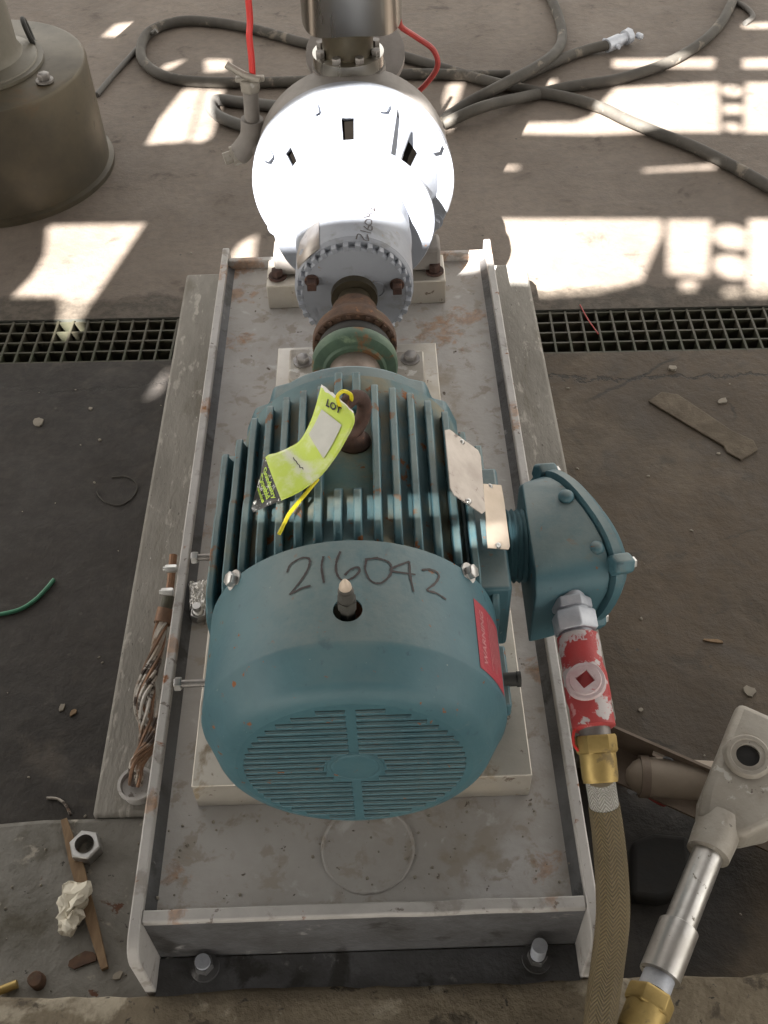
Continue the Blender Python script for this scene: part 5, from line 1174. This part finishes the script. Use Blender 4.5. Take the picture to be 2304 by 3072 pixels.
flake('concrete_chip', (2018, 1108), 'chip', 'round pale pebble beside the crack right of the plinth', 'pebble', .010, 0, 1.4, .1, .006)
flake('concrete_chip', (2168, 1205), 'chip', 'pale flake on the brown floor behind the flat strap', 'chip', .010, 0, 1.8, .4)
flake('rust_twig', (2145, 1925), 'wood', 'thin curled brown twig on the brown floor right of the conduit box', 'twig', .005, 0, 5.0, -.2)
# flat dirty strap stuck to the floor on the right
sp_ = [(1985, 1172), (2035, 1180), (2200, 1290), (2262, 1318), (2275, 1345), (2225, 1378), (2180, 1352), (2172, 1335), (2120, 1305), (1945, 1200)]
bm = prism(BM(), [(U(x, y, 'z', .006).x, U(x, y, 'z', .006).y) for x, y in sp_], .0004, .0042)
tag(obj('flat_strap', bm, 'angle' if False else mat('dirt_caked_strap', (0.135, 0.107, 0.075), .9, 0, (0.085, 0.067, 0.047), 25, bump=.8, bscale=60, bdist=.004), None, bev=.0018, base=U(2100, 1270, 'z', 0)), 'dirt caked flat metal strap lying on the brown floor, right of the plinth', 'strap')
# wires on the left floor
def wire(name, label, pts, r, mt):
    P = [U(x, y, 'z', r+.0005) for x, y in pts]; bm = BM(); tube(bm, crom(P, 8), r, 8); return tag(obj(name, bm, mt, None, base=P[0]), label, 'wire')
wire('green_wire', 'green wire curving in from the left edge on the dark floor', [(-60, 1850), (0, 1843), (60, 1828), (105, 1800), (140, 1765), (162, 1738)], .0035, 'green_wire')
wire('wire_loop', 'thin pale wire bent into an open ring on the dark floor', [(335, 1432), (380, 1430), (405, 1445), (412, 1465), (395, 1495), (360, 1515), (320, 1508), (298, 1490), (290, 1475)], .0012, 'hose')
wire('pale_wire', 'pale bent wire on the dark floor behind the concrete block', [(140, 2394), (170, 2396), (195, 2412), (212, 2445)], .002, 'strand')
wire('red_thread', 'thin red thread hanging through the right drain grating', [(1740, 915), (1765, 960), (1795, 1002)], .0014, 'red_cable')
# grit nobody could count
bm = BM()
for k in range(90):
    if random.random() < .35: x, y = random.uniform(-1.1, -.37), random.uniform(.2, 1.2)
    elif random.random() < .5: x, y = random.uniform(.36, 1.0), random.uniform(.0, 1.2)
    else: x, y = random.uniform(-.6, 1.3), random.uniform(1.42, 3.0)
    if k % 7 == 0: x, y = (random.choice((-.36, .348)) + (random.gauss(0, .015) if random.random() < .5 else 0), random.uniform(.3, 1.2)); x += math.copysign(abs(random.gauss(0, .03))+.004, x)
    r = .001+.0022*random.random()**3
    bmesh.ops.create_icosphere(bm, subdivisions=1, radius=r, matrix=Matrix.Translation((x, y, r*.4)) @ Matrix.Rotation(random.random()*6, 4, 'Z') @ Matrix.Diagonal((1.5, 1, .6, 1)))
for k in range(110):
    x, y, z = (random.uniform(-.23, .23), random.uniform(.02, .12), ZD) if k < 60 else (random.uniform(-.7, -.26), random.uniform(-.04, .17), ZP-.004)
    r = .0008+.0016*random.random()**2; bmesh.ops.create_icosphere(bm, subdivisions=1, radius=r, matrix=Matrix.Translation((x, y, z+r*.4)))
g = obj('grit', bm, 'chip', None, smooth=False); g['kind'] = 'stuff'; g['label'] = 'loose grit and crumbs scattered on floor and deck'; g['category'] = 'grit'
